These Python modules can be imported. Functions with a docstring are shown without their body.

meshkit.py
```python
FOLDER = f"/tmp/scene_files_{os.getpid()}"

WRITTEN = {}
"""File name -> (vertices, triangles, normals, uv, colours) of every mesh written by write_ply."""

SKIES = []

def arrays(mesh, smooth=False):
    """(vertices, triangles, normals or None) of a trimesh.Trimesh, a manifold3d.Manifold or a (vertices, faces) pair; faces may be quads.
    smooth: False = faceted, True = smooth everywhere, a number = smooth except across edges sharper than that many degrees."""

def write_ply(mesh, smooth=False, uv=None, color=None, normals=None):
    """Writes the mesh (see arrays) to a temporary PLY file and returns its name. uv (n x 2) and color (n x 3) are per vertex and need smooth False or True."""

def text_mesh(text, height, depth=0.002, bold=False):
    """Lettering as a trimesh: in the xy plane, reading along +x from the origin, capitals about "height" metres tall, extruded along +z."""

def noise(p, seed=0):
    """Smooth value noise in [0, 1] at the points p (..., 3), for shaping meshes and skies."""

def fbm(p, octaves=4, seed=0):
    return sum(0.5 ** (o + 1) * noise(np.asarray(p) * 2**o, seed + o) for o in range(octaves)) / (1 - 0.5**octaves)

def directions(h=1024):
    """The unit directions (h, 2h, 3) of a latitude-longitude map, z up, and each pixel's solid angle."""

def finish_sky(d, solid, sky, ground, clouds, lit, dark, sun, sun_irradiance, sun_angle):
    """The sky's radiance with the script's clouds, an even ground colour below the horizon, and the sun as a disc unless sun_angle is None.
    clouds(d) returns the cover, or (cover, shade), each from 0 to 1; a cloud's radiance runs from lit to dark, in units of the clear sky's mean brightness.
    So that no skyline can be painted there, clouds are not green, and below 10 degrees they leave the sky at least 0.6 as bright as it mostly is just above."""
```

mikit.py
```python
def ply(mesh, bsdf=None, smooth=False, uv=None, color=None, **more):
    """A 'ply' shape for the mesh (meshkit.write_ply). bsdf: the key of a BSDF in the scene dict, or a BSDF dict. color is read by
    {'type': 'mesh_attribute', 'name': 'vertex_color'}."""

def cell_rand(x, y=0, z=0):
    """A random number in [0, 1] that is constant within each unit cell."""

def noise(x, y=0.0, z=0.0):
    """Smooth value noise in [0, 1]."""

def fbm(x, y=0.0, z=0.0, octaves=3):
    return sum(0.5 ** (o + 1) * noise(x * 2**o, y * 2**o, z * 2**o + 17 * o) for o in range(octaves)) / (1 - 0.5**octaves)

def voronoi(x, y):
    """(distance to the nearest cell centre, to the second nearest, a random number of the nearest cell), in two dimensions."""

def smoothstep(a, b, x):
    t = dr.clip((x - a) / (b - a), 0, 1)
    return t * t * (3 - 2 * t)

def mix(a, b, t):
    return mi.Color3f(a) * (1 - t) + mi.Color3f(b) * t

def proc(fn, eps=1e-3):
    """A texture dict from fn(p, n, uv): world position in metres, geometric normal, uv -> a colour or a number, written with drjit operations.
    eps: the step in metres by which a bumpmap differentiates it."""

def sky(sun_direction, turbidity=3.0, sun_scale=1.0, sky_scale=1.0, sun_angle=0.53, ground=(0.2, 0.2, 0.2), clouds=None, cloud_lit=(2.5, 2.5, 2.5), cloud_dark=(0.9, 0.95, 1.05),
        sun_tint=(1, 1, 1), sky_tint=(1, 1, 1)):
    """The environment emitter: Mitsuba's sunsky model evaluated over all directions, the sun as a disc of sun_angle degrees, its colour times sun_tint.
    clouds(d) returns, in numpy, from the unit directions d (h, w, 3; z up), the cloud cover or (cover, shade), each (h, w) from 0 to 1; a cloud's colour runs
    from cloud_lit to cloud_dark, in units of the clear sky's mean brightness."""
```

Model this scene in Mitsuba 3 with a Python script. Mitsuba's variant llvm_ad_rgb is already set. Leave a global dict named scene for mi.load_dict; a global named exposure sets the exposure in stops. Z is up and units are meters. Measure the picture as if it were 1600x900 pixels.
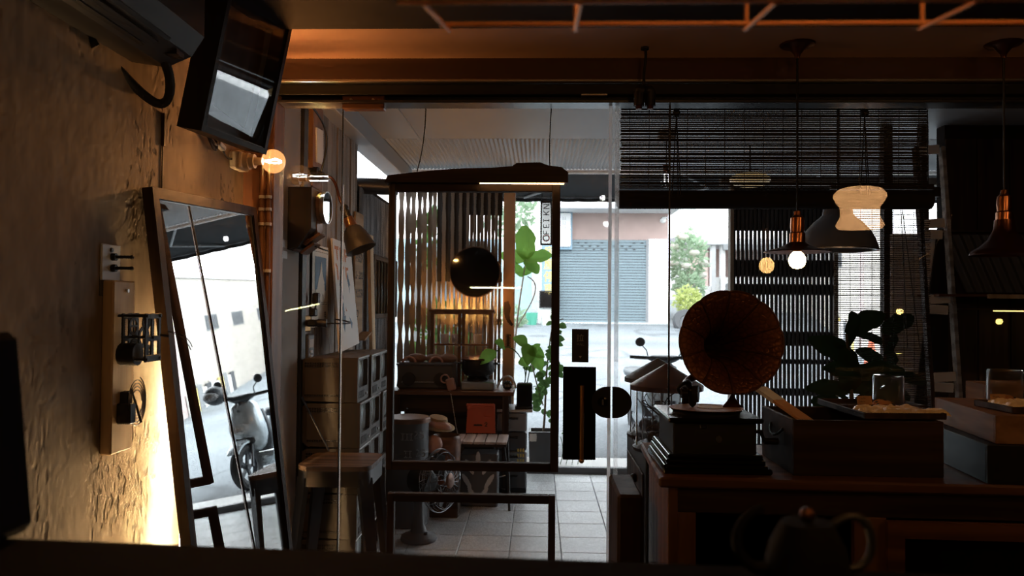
import math, random
import numpy as np, trimesh, drjit as dr, mitsuba as mi, mikit, meshkit
from scipy.interpolate import CubicSpline
from shapely.geometry import Polygon, Point, box as sbox
from shapely import affinity
from mikit import proc, noise, fbm, voronoi, cell_rand, smoothstep, mix

T = mi.ScalarTransform4f
scene, labels, used = {}, {}, set()
GX = None          # when set, meshes put into the scene are moved by this matrix
random.seed(7)

# ---------------------------------------------------------------- camera, sky, exposure
exposure = 0.0
scene['camera'] = {'type': 'thinlens', 'fov': 66.65, 'fov_axis': 'x', 'aperture_radius': 0.0032, 'focus_distance': 3.1, 'near_clip': 0.05, 'far_clip': 500.0,
                   'to_world': T().look_at(origin=[0, 0, 1.425], target=[-0.034543, 0.999158, 1.447164], up=[-0.00796, -0.0224, 0.99972])}
SKY = 1.0
scene['sky'] = mikit.sky((0.35, 0.6, 0.72), turbidity=4, sun_scale=0.0, sky_scale=SKY, clouds=lambda d: np.ones(d.shape[:2]),
                         cloud_lit=(48.0, 51.5, 53.5), cloud_dark=(46.0, 50.0, 52.0), ground=(0.16, 0.17, 0.18))
scene['sky']['sampling_weight'] = 7.0

# ---------------------------------------------------------------- helpers
def tm(v, f):
    return trimesh.Trimesh(np.asarray(v, float), np.asarray(f, int), process=False)

def cat(*m):
    return trimesh.util.concatenate([x for x in m])

def box(x0, x1, y0, y1, z0, z1, c=0.0):
    if c <= 0:
        m = trimesh.creation.box(extents=[x1 - x0, y1 - y0, z1 - z0])
        m.apply_translation([(x0 + x1) / 2, (y0 + y1) / 2, (z0 + z1) / 2])
        return m
    c = min(c, (x1 - x0) * .45, (y1 - y0) * .45, (z1 - z0) * .45)
    v = []
    for x, sx in ((x0, 1), (x1, -1)):
        for y, sy in ((y0, 1), (y1, -1)):
            for z, sz in ((z0, 1), (z1, -1)):
                v += [[x, y + sy * c, z + sz * c], [x + sx * c, y, z + sz * c], [x + sx * c, y + sy * c, z]]
    return trimesh.convex.convex_hull(np.array(v))

def cbx(cx, cy, cz, wx, wy, wz, c=0.0):
    return box(cx - wx / 2, cx + wx / 2, cy - wy / 2, cy + wy / 2, cz - wz / 2, cz + wz / 2, c)

def mat(t=(0, 0, 0), rz=0, rx=0, ry=0, s=1):
    R = trimesh.transformations
    m = R.translation_matrix(t) @ R.rotation_matrix(math.radians(rz), [0, 0, 1]) @ R.rotation_matrix(math.radians(ry), [0, 1, 0]) @ R.rotation_matrix(math.radians(rx), [1, 0, 0])
    return m @ np.diag([s, s, s, 1.0] if np.isscalar(s) else [*s, 1.0])

def xf(m, M):
    m = m.copy(); m.apply_transform(M); return m

def frame_to(d, up=(0, 0, 1)):
    """4x4 rotation whose z column is d."""
    z = np.asarray(d, float) / np.linalg.norm(d)
    u = np.asarray(up, float)
    if abs(z @ u) > .98: u = np.array([1., 0, 0])
    x = np.cross(u, z); x /= np.linalg.norm(x)
    M = np.eye(4); M[:3, 0] = x; M[:3, 1] = np.cross(z, x); M[:3, 2] = z
    return M

def at(M, p):
    M = np.array(M, float); M[:3, 3] = p; return M

def curve(pts, k=24):
    p = np.asarray(pts, float)
    s = np.r_[0, np.cumsum(np.linalg.norm(np.diff(p, axis=0), axis=1))]
    return CubicSpline(s, p)(np.linspace(0, s[-1], k))

def tube(pts, r, n=8, closed=False):
    p = np.asarray(pts, float); N = len(p)
    r = np.broadcast_to(np.asarray(r, float), (N,))
    t = (np.roll(p, -1, 0) - np.roll(p, 1, 0)) if closed else np.gradient(p, axis=0)
    t /= np.linalg.norm(t, axis=1, keepdims=True) + 1e-12
    a = np.cross(t[0], [0, 0, 1.0] if abs(t[0][2]) < .9 else [1.0, 0, 0]); a /= np.linalg.norm(a)
    ang = np.arange(n) * 2 * np.pi / n
    rings = []
    for i in range(N):
        a = a - (a @ t[i]) * t[i]; a /= np.linalg.norm(a) + 1e-12
        b = np.cross(t[i], a)
        rings.append(p[i] + r[i] * (np.cos(ang)[:, None] * a + np.sin(ang)[:, None] * b))
    v = np.vstack(rings); f = []
    for i in range(N if closed else N - 1):
        i2 = (i + 1) % N
        for j in range(n):
            j2 = (j + 1) % n
            f += [[i * n + j, i * n + j2, i2 * n + j2], [i * n + j, i2 * n + j2, i2 * n + j]]
    if not closed:
        v = np.vstack([v, p[:1], p[-1:]]); c0, c1 = len(v) - 2, len(v) - 1
        for j in range(n):
            j2 = (j + 1) % n
            f += [[c0, j2, j], [c1, (N - 1) * n + j, (N - 1) * n + j2]]
    m = tm(v, f)
    if m.volume < 0: m.invert()
    return m

def rod(a, b, r, n=8):
    return tube([a, b], r, n)

def cyl(c, r, h, n=24, d=(0, 0, 1), r2=None):
    """cylinder or cone frustum from c along d"""
    d = np.asarray(d, float) / np.linalg.norm(d)
    return tube([c, np.asarray(c) + d * h], [r, r if r2 is None else r2], n)

def lathe(prof, n=32, M=None):
    m = trimesh.creation.revolve(np.asarray(prof, float), sections=n)
    if m.volume < 0: m.invert()
    return m if M is None else xf(m, M)

def ball(c, r, sub=2, s=(1, 1, 1)):
    m = trimesh.creation.icosphere(subdivisions=sub, radius=1.0)
    m.apply_transform(mat(c, s=(r * s[0], r * s[1], r * s[2]))); return m

def extr(poly, h, M=None):
    g = [poly] if not hasattr(poly, 'geoms') else list(poly.geoms)
    m = cat(*[trimesh.creation.extrude_polygon(q, h, engine='earcut') for q in g])
    return m if M is None else xf(m, M)

def rrect(w, h, r):
    return sbox(-w / 2 + r, -h / 2 + r, w / 2 - r, h / 2 - r).buffer(r, quad_segs=4)

def ring_frame(w, h, b, d):
    """picture-frame style rectangle, w x h outside, border b, depth d, in xy, as four mitred bars"""
    o = [(-w / 2, -h / 2), (w / 2, -h / 2), (w / 2, h / 2), (-w / 2, h / 2)]
    i = [(-w / 2 + b, -h / 2 + b), (w / 2 - b, -h / 2 + b), (w / 2 - b, h / 2 - b), (-w / 2 + b, h / 2 - b)]
    return [extr(Polygon([o[k], o[(k + 1) % 4], i[(k + 1) % 4], i[k]]), d) for k in range(4)]

def loft(rings, caps=True):
    """closed rings (k, n, 3) joined to a skin"""
    r = np.asarray(rings, float); k, n, _ = r.shape
    v = r.reshape(-1, 3); f = []
    for i in range(k - 1):
        for j in range(n):
            j2 = (j + 1) % n
            f += [[i * n + j, i * n + j2, (i + 1) * n + j2], [i * n + j, (i + 1) * n + j2, (i + 1) * n + j]]
    if caps:
        v = np.vstack([v, r[0].mean(0), r[-1].mean(0)])
        for j in range(n):
            j2 = (j + 1) % n
            f += [[k * n, j2, j], [k * n + 1, (k - 1) * n + j, (k - 1) * n + j2]]
    return tm(v, f)

XZ = np.array([[1, 0, 0, 0], [0, 0, -1, 0], [0, 1, 0, 0], [0, 0, 0, 1.0]])     # xy drawing -> upright, facing -y (towards the camera), extruded towards -y
YZ = np.array([[0, 0, 1, 0], [1, 0, 0, 0], [0, 1, 0, 0], [0, 0, 0, 1.0]])      # xy drawing -> upright on a wall whose normal is +x, extruded along +x

def key_of(name, parent=None):
    base = f'{parent}__{name}' if parent else name
    k, i = base, 0
    while k in used:
        i += 1; k = f'{base}_{i:03d}'
    used.add(k); return k

def sh(mesh, bsdf, smooth=False, **more):
    return mikit.ply(mesh, 'mat_' + bsdf, smooth, **more)

def about_eye(k):
    return np.array([[k, 0, 0, 0], [0, k, 0, 0], [0, 0, k, 1.425 * (1 - k)], [0, 0, 0, 1.0]])

def put(name, shape, bsdf=None, parent=None, smooth=False, to=None, label=None, kind=None, **more):
    k = key_of(name, parent)
    if GX is not None:
        if isinstance(shape, dict): to = GX if to is None else GX @ to
        else: shape = xf(shape, GX)
    d = dict(shape) if isinstance(shape, dict) else sh(shape, bsdf, smooth, **more)
    if to is not None: d['to_world'] = T(np.asarray(to, float))
    scene[k] = d
    if label or kind: labels[k] = {**({'label': label} if label else {}), **({'kind': kind} if kind else {})}
    return k

def thing(name, label, cat_, group=None):
    k = key_of(name); labels[k] = {'label': label, 'category': cat_, **({'group': group} if group else {})}
    return k

def solo(name, shape, bsdf, label, cat_, group=None, **kw):
    k = put(name, shape, bsdf, **kw); labels[k] = {'label': label, 'category': cat_, **({'group': group} if group else {})}
    return k

def struct(name, shape=None, bsdf=None, parent=None, **kw):
    if parent: return put(name, shape, bsdf, parent, **kw)
    if shape is None:
        k = key_of(name)
    else:
        k = put(name, shape, bsdf, **kw)
    labels[k] = {'kind': 'structure'}; return k

def glow(rgb, s, w=.15):
    return {'type': 'area', 'sampling_weight': float(w), 'radiance': {'type': 'rgb', 'value': [float(c * s) for c in rgb]}}

GLYPHS = {
 '拉': '33,3 66,3 72,30 74,50 75,52 84,50 75,3 93,3 93,-6 33,-6|37,63 59,64 55,80 64,82 69,68 68,64 91,64 91,55 38,55|44,46 45,50 52,51 53,49 59,17 59,8 55,6 50,7 48,30|3,28 5,31 16,34 16,53 5,53 4,61 16,62 16,81 25,82 25,62 35,62 35,53 25,53 25,36 35,39 36,30 25,27 25,-5 20,-9 8,-9 6,-1 16,-1 16,23 6,21',
 '房': '2,-6 8,8 11,23 12,72 44,72 42,80 49,82 51,81 54,72 86,72 86,47 57,46 62,36 89,36 89,28 51,28 49,26 49,21 83,21 81,0 77,-7 72,-9 57,-9 54,-3 55,0 70,-1 73,6 73,13 47,13 42,3 35,-4 26,-9 22,-9 18,-2 27,1 36,10 40,21 40,27 22,29 20,28 17,6 11,-9/21,56 76,55 77,63 22,64/21,35 51,36 52,37 47,47 22,47',
 '屋': '2,-5 8,7 12,28 13,77 86,77 86,53 23,53 22,49 89,48 89,40 73,39 88,26 86,22 80,20 75,26 59,24 59,18 84,18 85,11 59,10 59,2 92,1 91,-7 18,-7 18,1 50,1 50,10 25,10 25,18 50,18 50,24 26,22 24,30 32,34 36,38 36,40 22,40 19,12 15,-1 10,-10/22,62 76,61 77,68 23,69/43,33 60,32 65,34 61,37 62,40 50,40',
 '停': '2,40 14,57 24,81 33,79 32,73 56,73 53,80 62,82 66,73 92,73 92,65 30,65 30,67 28,67 23,56 23,-9 14,-9 14,39 7,33|29,19 29,37 92,37 92,19 84,19 83,15 65,15 65,-5 59,-9 44,-9 42,-4 42,-1 56,-1 56,15 38,15 37,19/37,24 83,23 84,28 38,29|37,61 84,61 84,41 37,41/46,49 75,48 75,54 46,54',
 '車': '4,5 4,13 43,14 43,19 14,19 14,59 43,59 43,64 7,64 8,73 43,73 43,81 52,81 52,73 89,72 89,64 52,64 52,59 82,59 82,19 52,19 52,14 92,13 92,4 52,4 52,-10 43,-10 43,4/52,28 73,27 73,35 52,35/52,44 73,43 73,51 52,51/23,28 43,27 43,35 23,35/43,50 23,51 23,43 43,43',
 '新': '3,42 4,49 14,50 11,63 5,63 5,71 23,71 20,77 20,80 22,81 28,82 33,71 49,71 49,63 44,63 40,53 40,49 52,49 52,72 70,75 84,80 90,74 89,72 61,65 61,49 93,48 93,40 82,40 82,-9 73,-8 73,40 61,40 60,18 57,4 51,-8 48,-8 43,-3 47,5 43,3 41,4 34,21 41,23 47,10 49,10 52,25 52,41 32,41 32,33 49,33 50,25 32,25 31,-4 26,-7 17,-7 15,1 23,1 23,25 4,25 4,33 23,33 23,41/20,62 23,49 30,49 35,63|3,5 12,23 19,22 19,17 13,5 10,2',
 '京': '5,69 43,70 39,80 48,82 54,70 91,70 91,61 5,61|65,14 67,18 72,20 84,8 91,-2 83,-7|17,54 80,54 80,24 53,24 53,-4 50,-8 43,-10 29,-9 27,-1 42,-1 44,0 44,24 17,24/27,46 26,34 27,32 70,32 70,46|4,-2 4,0 14,8 22,20 30,17 27,10 11,-7',
 '米': '3,0 3,3 17,12 36,34 35,35 5,35 5,44 43,44 44,82 53,81 53,44 91,44 91,35 60,34 72,19 84,9 94,4 89,-4 84,-3 76,3 54,27 52,-10 43,-9 42,27 35,17 12,-4 8,-5|63,51 77,77 87,73 71,48|15,66 10,73 18,76 30,59 32,51 24,48',
 '糖': '5,4 2,13 13,34 13,38 4,39 3,47 16,49 16,52 8,51 4,74 11,74 15,58 16,81 24,81 25,60 30,76 37,74 38,71 61,71 57,80 63,82 66,82 72,71 92,71 92,63 71,62 71,57 88,57 88,45 93,45 93,37 88,37 88,26 71,25 71,20 89,19 88,-9 80,-9 79,-6 57,-6 56,-9 48,-9 48,20 63,21 62,26 48,26 48,32 63,33 63,38 46,38 44,13 40,0 35,-9 28,-6 28,-2 32,3 36,20 31,15 29,15 27,20 24,21 23,-10 16,-10 16,19 14,19 7,4/56,3 80,2 80,12 56,12/71,34 80,33 80,38 71,38/71,46 80,45 80,50 71,50/46,46 63,45 63,50 49,50 49,57 62,57 63,63 46,63/24,39 32,25 37,22 38,70 36,70 30,51 24,51 24,48 35,48 36,40',
 '製': '3,8 4,11 20,14 32,20 4,22 5,29 26,30 26,46 17,46 17,34 9,33 9,53 26,54 25,56 4,56 4,63 6,64 5,66 10,72 13,81 20,80 20,75 26,75 26,82 33,82 34,75 51,75 51,68 34,68 34,63 54,63 54,56 35,56 34,54 52,53 51,36 54,29 92,28 92,21 85,21 87,17 72,7 78,3 92,0 93,-2 89,-8 75,-5 65,0 52,12 48,19 32,11 32,2 54,6 54,-1 23,-10 19,-4 23,1 23,7 7,3/58,20 60,15 65,13 77,20/33,30 44,29 43,33 39,33 36,38 37,40 44,40 44,46 34,46/16,68 14,63 26,63 26,68|68,31 65,39 78,39 78,80 86,81 86,34 80,31|60,77 68,77 68,43 60,43',
 '造': '4,35 4,44 25,44 25,9 32,4 44,1 75,1 94,3 92,-6 61,-8 40,-7 30,-4 24,1 20,1 9,-9 5,-5 4,0 16,8 16,34|28,43 28,50 34,51 28,56 35,64 41,80 50,78 47,69 56,69 56,81 64,82 65,69 88,69 88,61 65,61 65,51 92,50 92,42/36,51 56,50 56,61 42,61|36,36 84,36 85,8 36,7/45,16 75,15 75,28 45,28|6,72 6,74 10,77 14,77 27,64 28,61 24,57 20,56 15,64',
 '町': '47,64 48,72 93,72 93,63 80,63 80,1 78,-6 75,-8 55,-9 52,-2 52,0 70,0 70,63|6,73 45,73 45,5 14,5 14,-2 6,-2/29,45 36,44 36,65 29,65/36,35 29,36 29,13 36,13/14,14 21,13 21,36 14,36/14,45 21,44 21,65 14,65',
}

def cjk(ch, h, depth=.001):
    """one CJK character as an extruded mesh about h tall, from its outline"""
    polys = []
    for g in GLYPHS[ch].split('|'):
        rings = [[tuple(map(float, q.split(','))) for q in r.split(' ')] for r in g.split('/')]
        polys.append(Polygon(rings[0], rings[1:]).buffer(0))
    s = h / 90.0
    return cat(*[extr(affinity.scale(p, s, s, origin=(0, 0)), depth) for p in polys if p.area > 1])

def text(t, h, depth=.001, bold=False):
    return meshkit.text_mesh(t, h, depth, bold)

# ---------------------------------------------------------------- materials
def rgb(c): return {'type': 'rgb', 'value': list(map(float, c))}
def pr(name, c, rough=.6, metal=0.0, spec=.5, bump=None, bscale=1.0, **kw):
    d = {'type': 'principled', 'base_color': c if isinstance(c, dict) else rgb(c), 'roughness': rough, 'metallic': metal, 'specular': spec, **kw}
    if bump: d = {'type': 'bumpmap', 'tex': bump, 'scale': bscale, 'bsdf': d}
    scene['mat_' + name] = {'type': 'twosided', 'bsdf': d}

def woodfn(c1, c2, ax, sc=1.0, board=None):
    def f(p, n, uv):
        s = [26 * sc] * 3; s[ax] = 1.6 * sc
        g = fbm(p.x * s[0] + 3, p.y * s[1], p.z * s[2], 4)
        col = mix(c1, c2, smoothstep(.25, .75, g))
        if board:
            q = [p.x, p.y, p.z]
            col = col * (0.65 + 0.7 * cell_rand(q[board[0]] / board[1] + .5, 3))
        return col
    return proc(f)

def plaster(p, n, uv):
    g = fbm(p.y * 3, p.z * 3, p.x * 3, 4); h = fbm(p.y * 40, p.z * 14, p.x * 20, 3)
    pit = smoothstep(.62, .8, fbm(p.y * 55, p.z * 40, 2.0, 2)) * smoothstep(.45, .65, fbm(p.y * 6, p.z * 2.2, 5.0, 2))
    return mix((.16, .122, .086), (.27, .212, .15), smoothstep(.3, .7, .6 * g + .4 * h)) * (1 - .55 * pit)
def plaster_h(p, n, uv):
    pit = smoothstep(.58, .75, fbm(p.y * 55, p.z * 40, 2.0, 2)) * smoothstep(.45, .65, fbm(p.y * 6, p.z * 2.2, 5.0, 2))
    return fbm(p.y * 60, p.z * 55, 1.0, 3) * .0011 + fbm(p.y * 7, p.z * 6, 1.0, 2) * .0015 - pit * .0032
pr('plaster', proc(plaster), .85, bump=proc(plaster_h, 2e-3), bscale=1.0)
def granite(p, n, uv):
    sp = noise(p.x * 260, p.y * 260, p.z * 100); g = fbm(p.x * 2.3, p.y * 2.3, 0.0, 3)
    tone = .84 + .3 * cell_rand((p.x - .14) / .3 + 100, (p.y - 6.64) / .3 + 100)
    return mi.Color3f(.40, .42, .43) * (tone * (.55 + .7 * sp) * (.75 + .5 * g))
pr('granite', proc(granite), .42, spec=.5)
def asphalt(p, n, uv):
    g = fbm(p.x * .5, p.y * .9, 0.0, 4); s = noise(p.x * 60, p.y * 60, 0.0)
    crack = smoothstep(.02, .0, dr.abs(fbm(p.x * .35, p.y * .5, 4.0, 3) - .5))
    return mi.Color3f(.148, .164, .176) * ((.7 + .6 * g) * (.8 + .4 * s) * (1 - .35 * crack))
pr('asphalt', proc(asphalt), .8)
def planks(p, n, uv):
    g = fbm(p.x * 40, p.y * 40, p.z * 1.6, 4); t = cell_rand(p.y / .104 + 40, 2)
    c = mix((.13, .10, .08), (.25, .21, .175), smoothstep(.25, .75, g))
    return c * (.55 + .8 * t)
pr('planks', proc(planks), .75)
pr('wood_dark', woodfn((.020, .011, .0075), (.050, .027, .016), 2), .6, spec=.25)
pr('wood_dark_x', woodfn((.020, .011, .0075), (.050, .027, .016), 0), .6, spec=.25)
pr('wood_red', woodfn((.085, .034, .016), (.17, .07, .032), 0), .42)
pr('wood_red_z', woodfn((.11, .045, .021), (.20, .09, .04), 2), .5)
pr('wood_tan', woodfn((.16, .078, .036), (.27, .145, .07), 1), .6, spec=.2)
pr('wood_board', woodfn((.30, .20, .11), (.50, .36, .21), 2), .6)
pr('wood_grey', woodfn((.16, .15, .14), (.34, .33, .31), 0), .8)
pr('wood_pale', woodfn((.36, .29, .26), (.60, .50, .46), 1), .7)
pr('wood_seat', woodfn((.05, .032, .022), (.13, .085, .06), 0), .5)
pr('copper_rod', (.62, .25, .09), .38, metal=.4)
pr('enamel_dark', (.032, .029, .027), .5, spec=.35)
def zinc(p, n, uv):
    g = fbm(p.x * 30, p.y * 70, p.z * 3.0, 4)
    return mix((.05, .055, .06), (.26, .27, .28), smoothstep(.3, .75, g))
pr('zinc', proc(zinc), .6, spec=.3)
def emboss(p, n, uv):
    a, b, c = voronoi(p.x * 62, p.z * 62)
    return smoothstep(.05, .35, b - a) * .5 + .5 * fbm(p.x * 130, p.y * 90, p.z * 130, 2)
def horn_c(p, n, uv):
    a, b, c = voronoi(p.x * 62, p.z * 62)
    return mix((.13, .044, .017), (.22, .075, .028), smoothstep(.0, .4, b - a) * (.5 + .5 * fbm(p.x * 30, p.y * 30, p.z * 30, 2)))
pr('horn', proc(horn_c), .42, metal=.55, bump=proc(lambda p, n, uv: emboss(p, n, uv), 2e-3), bscale=.0035)
pr('horn_seam', (.10, .035, .014), .4, metal=.5)
def stucco(p, n, uv): return noise(p.x * 160, p.y * 160, p.z * 160) * .5 + .5 * noise(p.x * 80, p.y * 80, p.z * 80)
pr('stucco', (.30, .27, .24), .9, bump=proc(stucco, 1e-3), bscale=.006)
pr('ceiling_grey', (.22, .235, .25), .5)
pr('ceiling_brown', (.40, .25, .17), .6)
pr('fascia', (.07, .032, .020), .22, spec=.8)
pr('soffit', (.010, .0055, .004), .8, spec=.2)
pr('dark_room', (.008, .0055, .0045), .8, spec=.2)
pr('near_black', (.003, .0022, .002), .85, spec=.08)
pr('black', (.006, .006, .006), .5)
pr('black_gloss', (.006, .005, .005), .14)
pr('black_dull', (.004, .0035, .003), .7, spec=.08)
pr('black_metal', (.010, .0095, .009), .5, spec=.3)
pr('rubber', (.012, .013, .014), .75)
pr('fabric_black', (.007, .008, .009), .9)
pr('alu', (.55, .54, .52), .28, metal=1.0)
pr('steel', (.42, .42, .42), .3, metal=1.0)
pr('steel_dark', (.10, .10, .105), .32, metal=1.0)
pr('brass', (.60, .34, .13), .3, metal=1.0)
pr('copper', (.55, .23, .11), .28, metal=1.0)
pr('copper_dark', (.14, .052, .028), .3, metal=.9)
pr('bronze_plate', (.13, .058, .032), .35, metal=.5)
pr('white_paint', (.70, .70, .69), .5)
pr('white_plastic', (.62, .62, .60), .4)
pr('cream', (.72, .62, .47), .5)
pr('grey_light', (.48, .49, .50), .5)
pr('grey_mid', (.22, .23, .24), .5)
pr('grey_dark', (.07, .073, .078), .5)
pr('tv_case', (.056, .045, .035), .6, spec=.3)
pr('tv_bezel', (.04, .034, .03), .5)
pr('tv_screen', (.16, .18, .18), .13, spec=.6)
pr('paper', (.64, .57, .47), .7)
pr('paper_white', (.60, .59, .56), .6)
pr('ink_blue', (.10, .17, .24), .7)
pr('ink_orange', (.48, .19, .08), .7)
pr('ink_black', (.02, .018, .016), .7)
pr('cardboard', woodfn((.24, .155, .09), (.33, .22, .13), 1), .8)
pr('kraft', (.46, .24, .11), .7)
pr('cookie', (.40, .17, .065), .8)
pr('packet', (.80, .62, .38), .22, spec=.6)
pr('enamel', (.125, .125, .135), .12, spec=.7)
pr('gate', (.14, .115, .09), .65, spec=.2)
pr('gate_dark', (.02, .02, .021), .6, spec=.3)
pr('gate_tan', (.40, .225, .11), .5)
pr('bamboo', (.018, .015, .012), .8, spec=.2)
pr('pink_wall', proc(lambda p, n, uv: mi.Color3f(.40, .295, .265) * (.8 + .4 * fbm(p.x * 1.5, p.y, p.z * 1.5, 4))), .8)
pr('pale_wall', proc(lambda p, n, uv: mi.Color3f(.43, .395, .35) * (.85 + .3 * fbm(p.x * .5, p.y * .5, p.z * .35, 4))), .85)
pr('white_wall', (.72, .72, .71), .8)
pr('shutter', (.19, .25, .28), .45)
pr('blue_sheet', (.30, .43, .49), .5)
pr('yellow', (.72, .55, .16), .6)
pr('sign_blue', (.22, .33, .42), .6)
pr('green_bin', (.10, .42, .30), .5)
pr('orange_red', (.55, .10, .04), .5)
pr('red', (.45, .06, .05), .6)
pr('soil', (.03, .022, .016), .95)
pr('scooter', (.40, .45, .48), .26, metal=.35, clearcoat=.6)
pr('scooter_dark', (.035, .042, .05), .35)
pr('lamp_lens', (.75, .78, .80), .1)
pr('pink', (.42, .24, .19), .6)
pr('pale_pink', (.52, .42, .40), .7)
pr('straw', (.24, .16, .085), .8)
pr('enamel_grey', (.06, .058, .056), .45)
pr('mirror_black', (.004, .004, .004), .02, spec=.25)
pr('bun', (.19, .11, .075), .7)
def leafbs(name, c, tr, rough=.4):
    scene['mat_' + name] = {'type': 'principledthin', 'base_color': rgb(c), 'roughness': rough, 'diff_trans': tr, 'spec_trans': 0.0}
leafbs('leaf', (.085, .17, .055), .55)
leafbs('leaf_bright', (.18, .38, .075), .85)
leafbs('leaf_dark', (.016, .03, .013), .3)
leafbs('leaf_far', (.36, .48, .34), .8)
leafbs('leaf_lime', (.52, .58, .24), .8)
leafbs('flower', (.75, .75, .68), .8)
leafbs('strip_clear', (.98, .96, .94), 1.9, .4)
leafbs('sign_panel', (.72, .71, .68), 1.5, .5)
pr('stem', (.10, .075, .05), .8)
pr('bark_pale', (.42, .38, .33), .8)
scene['mat_glass'] = {'type': 'thindielectric', 'int_ior': 1.5}
scene['mat_mirror'] = {'type': 'twosided', 'bsdf': {'type': 'conductor', 'material': 'none', 'specular_reflectance': rgb((.93, .95, .95))}}
pr('emit', (0, 0, 0), 1.0, spec=0.0)
def milk(p, n, uv): return mi.Color3f(.8, .62, .42)
pr('milk', (.8, .68, .5), .3)
WARM = (1.0, .42, .125); WARM_W = (1.0, .64, .30)

# ---------------------------------------------------------------- the room
W = struct('wall_left', box(-1.33, -1.21, -2.6, 3.18, 0, 2.44), 'plaster')
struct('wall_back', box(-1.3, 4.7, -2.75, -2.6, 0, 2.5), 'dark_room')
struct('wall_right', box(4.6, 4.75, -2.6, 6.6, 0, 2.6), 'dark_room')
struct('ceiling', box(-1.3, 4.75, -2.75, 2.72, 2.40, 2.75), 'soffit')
struct('ceiling_recess', box(-1.3, 4.75, 2.72, 3.2, 2.435, 2.75), 'ceiling_brown')
fl = struct('floor', box(-1.4, 4.9, -2.75, 6.64, -.12, -.012), 'grey_dark')
# patio tiles, one by one
tile = sh(box(.002, .298, .002, .298, -.012, 0, .0025), 'granite')
for i in range(-5, 13):
    for j in range(12):
        x0, y0 = .14 + .3 * i, 6.34 - .3 * j
        if y0 > 3.2: put('tile', tile, parent=fl, to=mat((x0, y0, 0)))
put('indoor_slab', box(-1.21, 4.6, -2.6, 3.2, -.012, 0), 'wood_dark_x', fl)
st = struct('trim_1', box(-1.4, 4.9, 6.64, 6.70, -.1, .055, .006), 'grey_dark')       # dark step riser at the patio's edge

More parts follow.
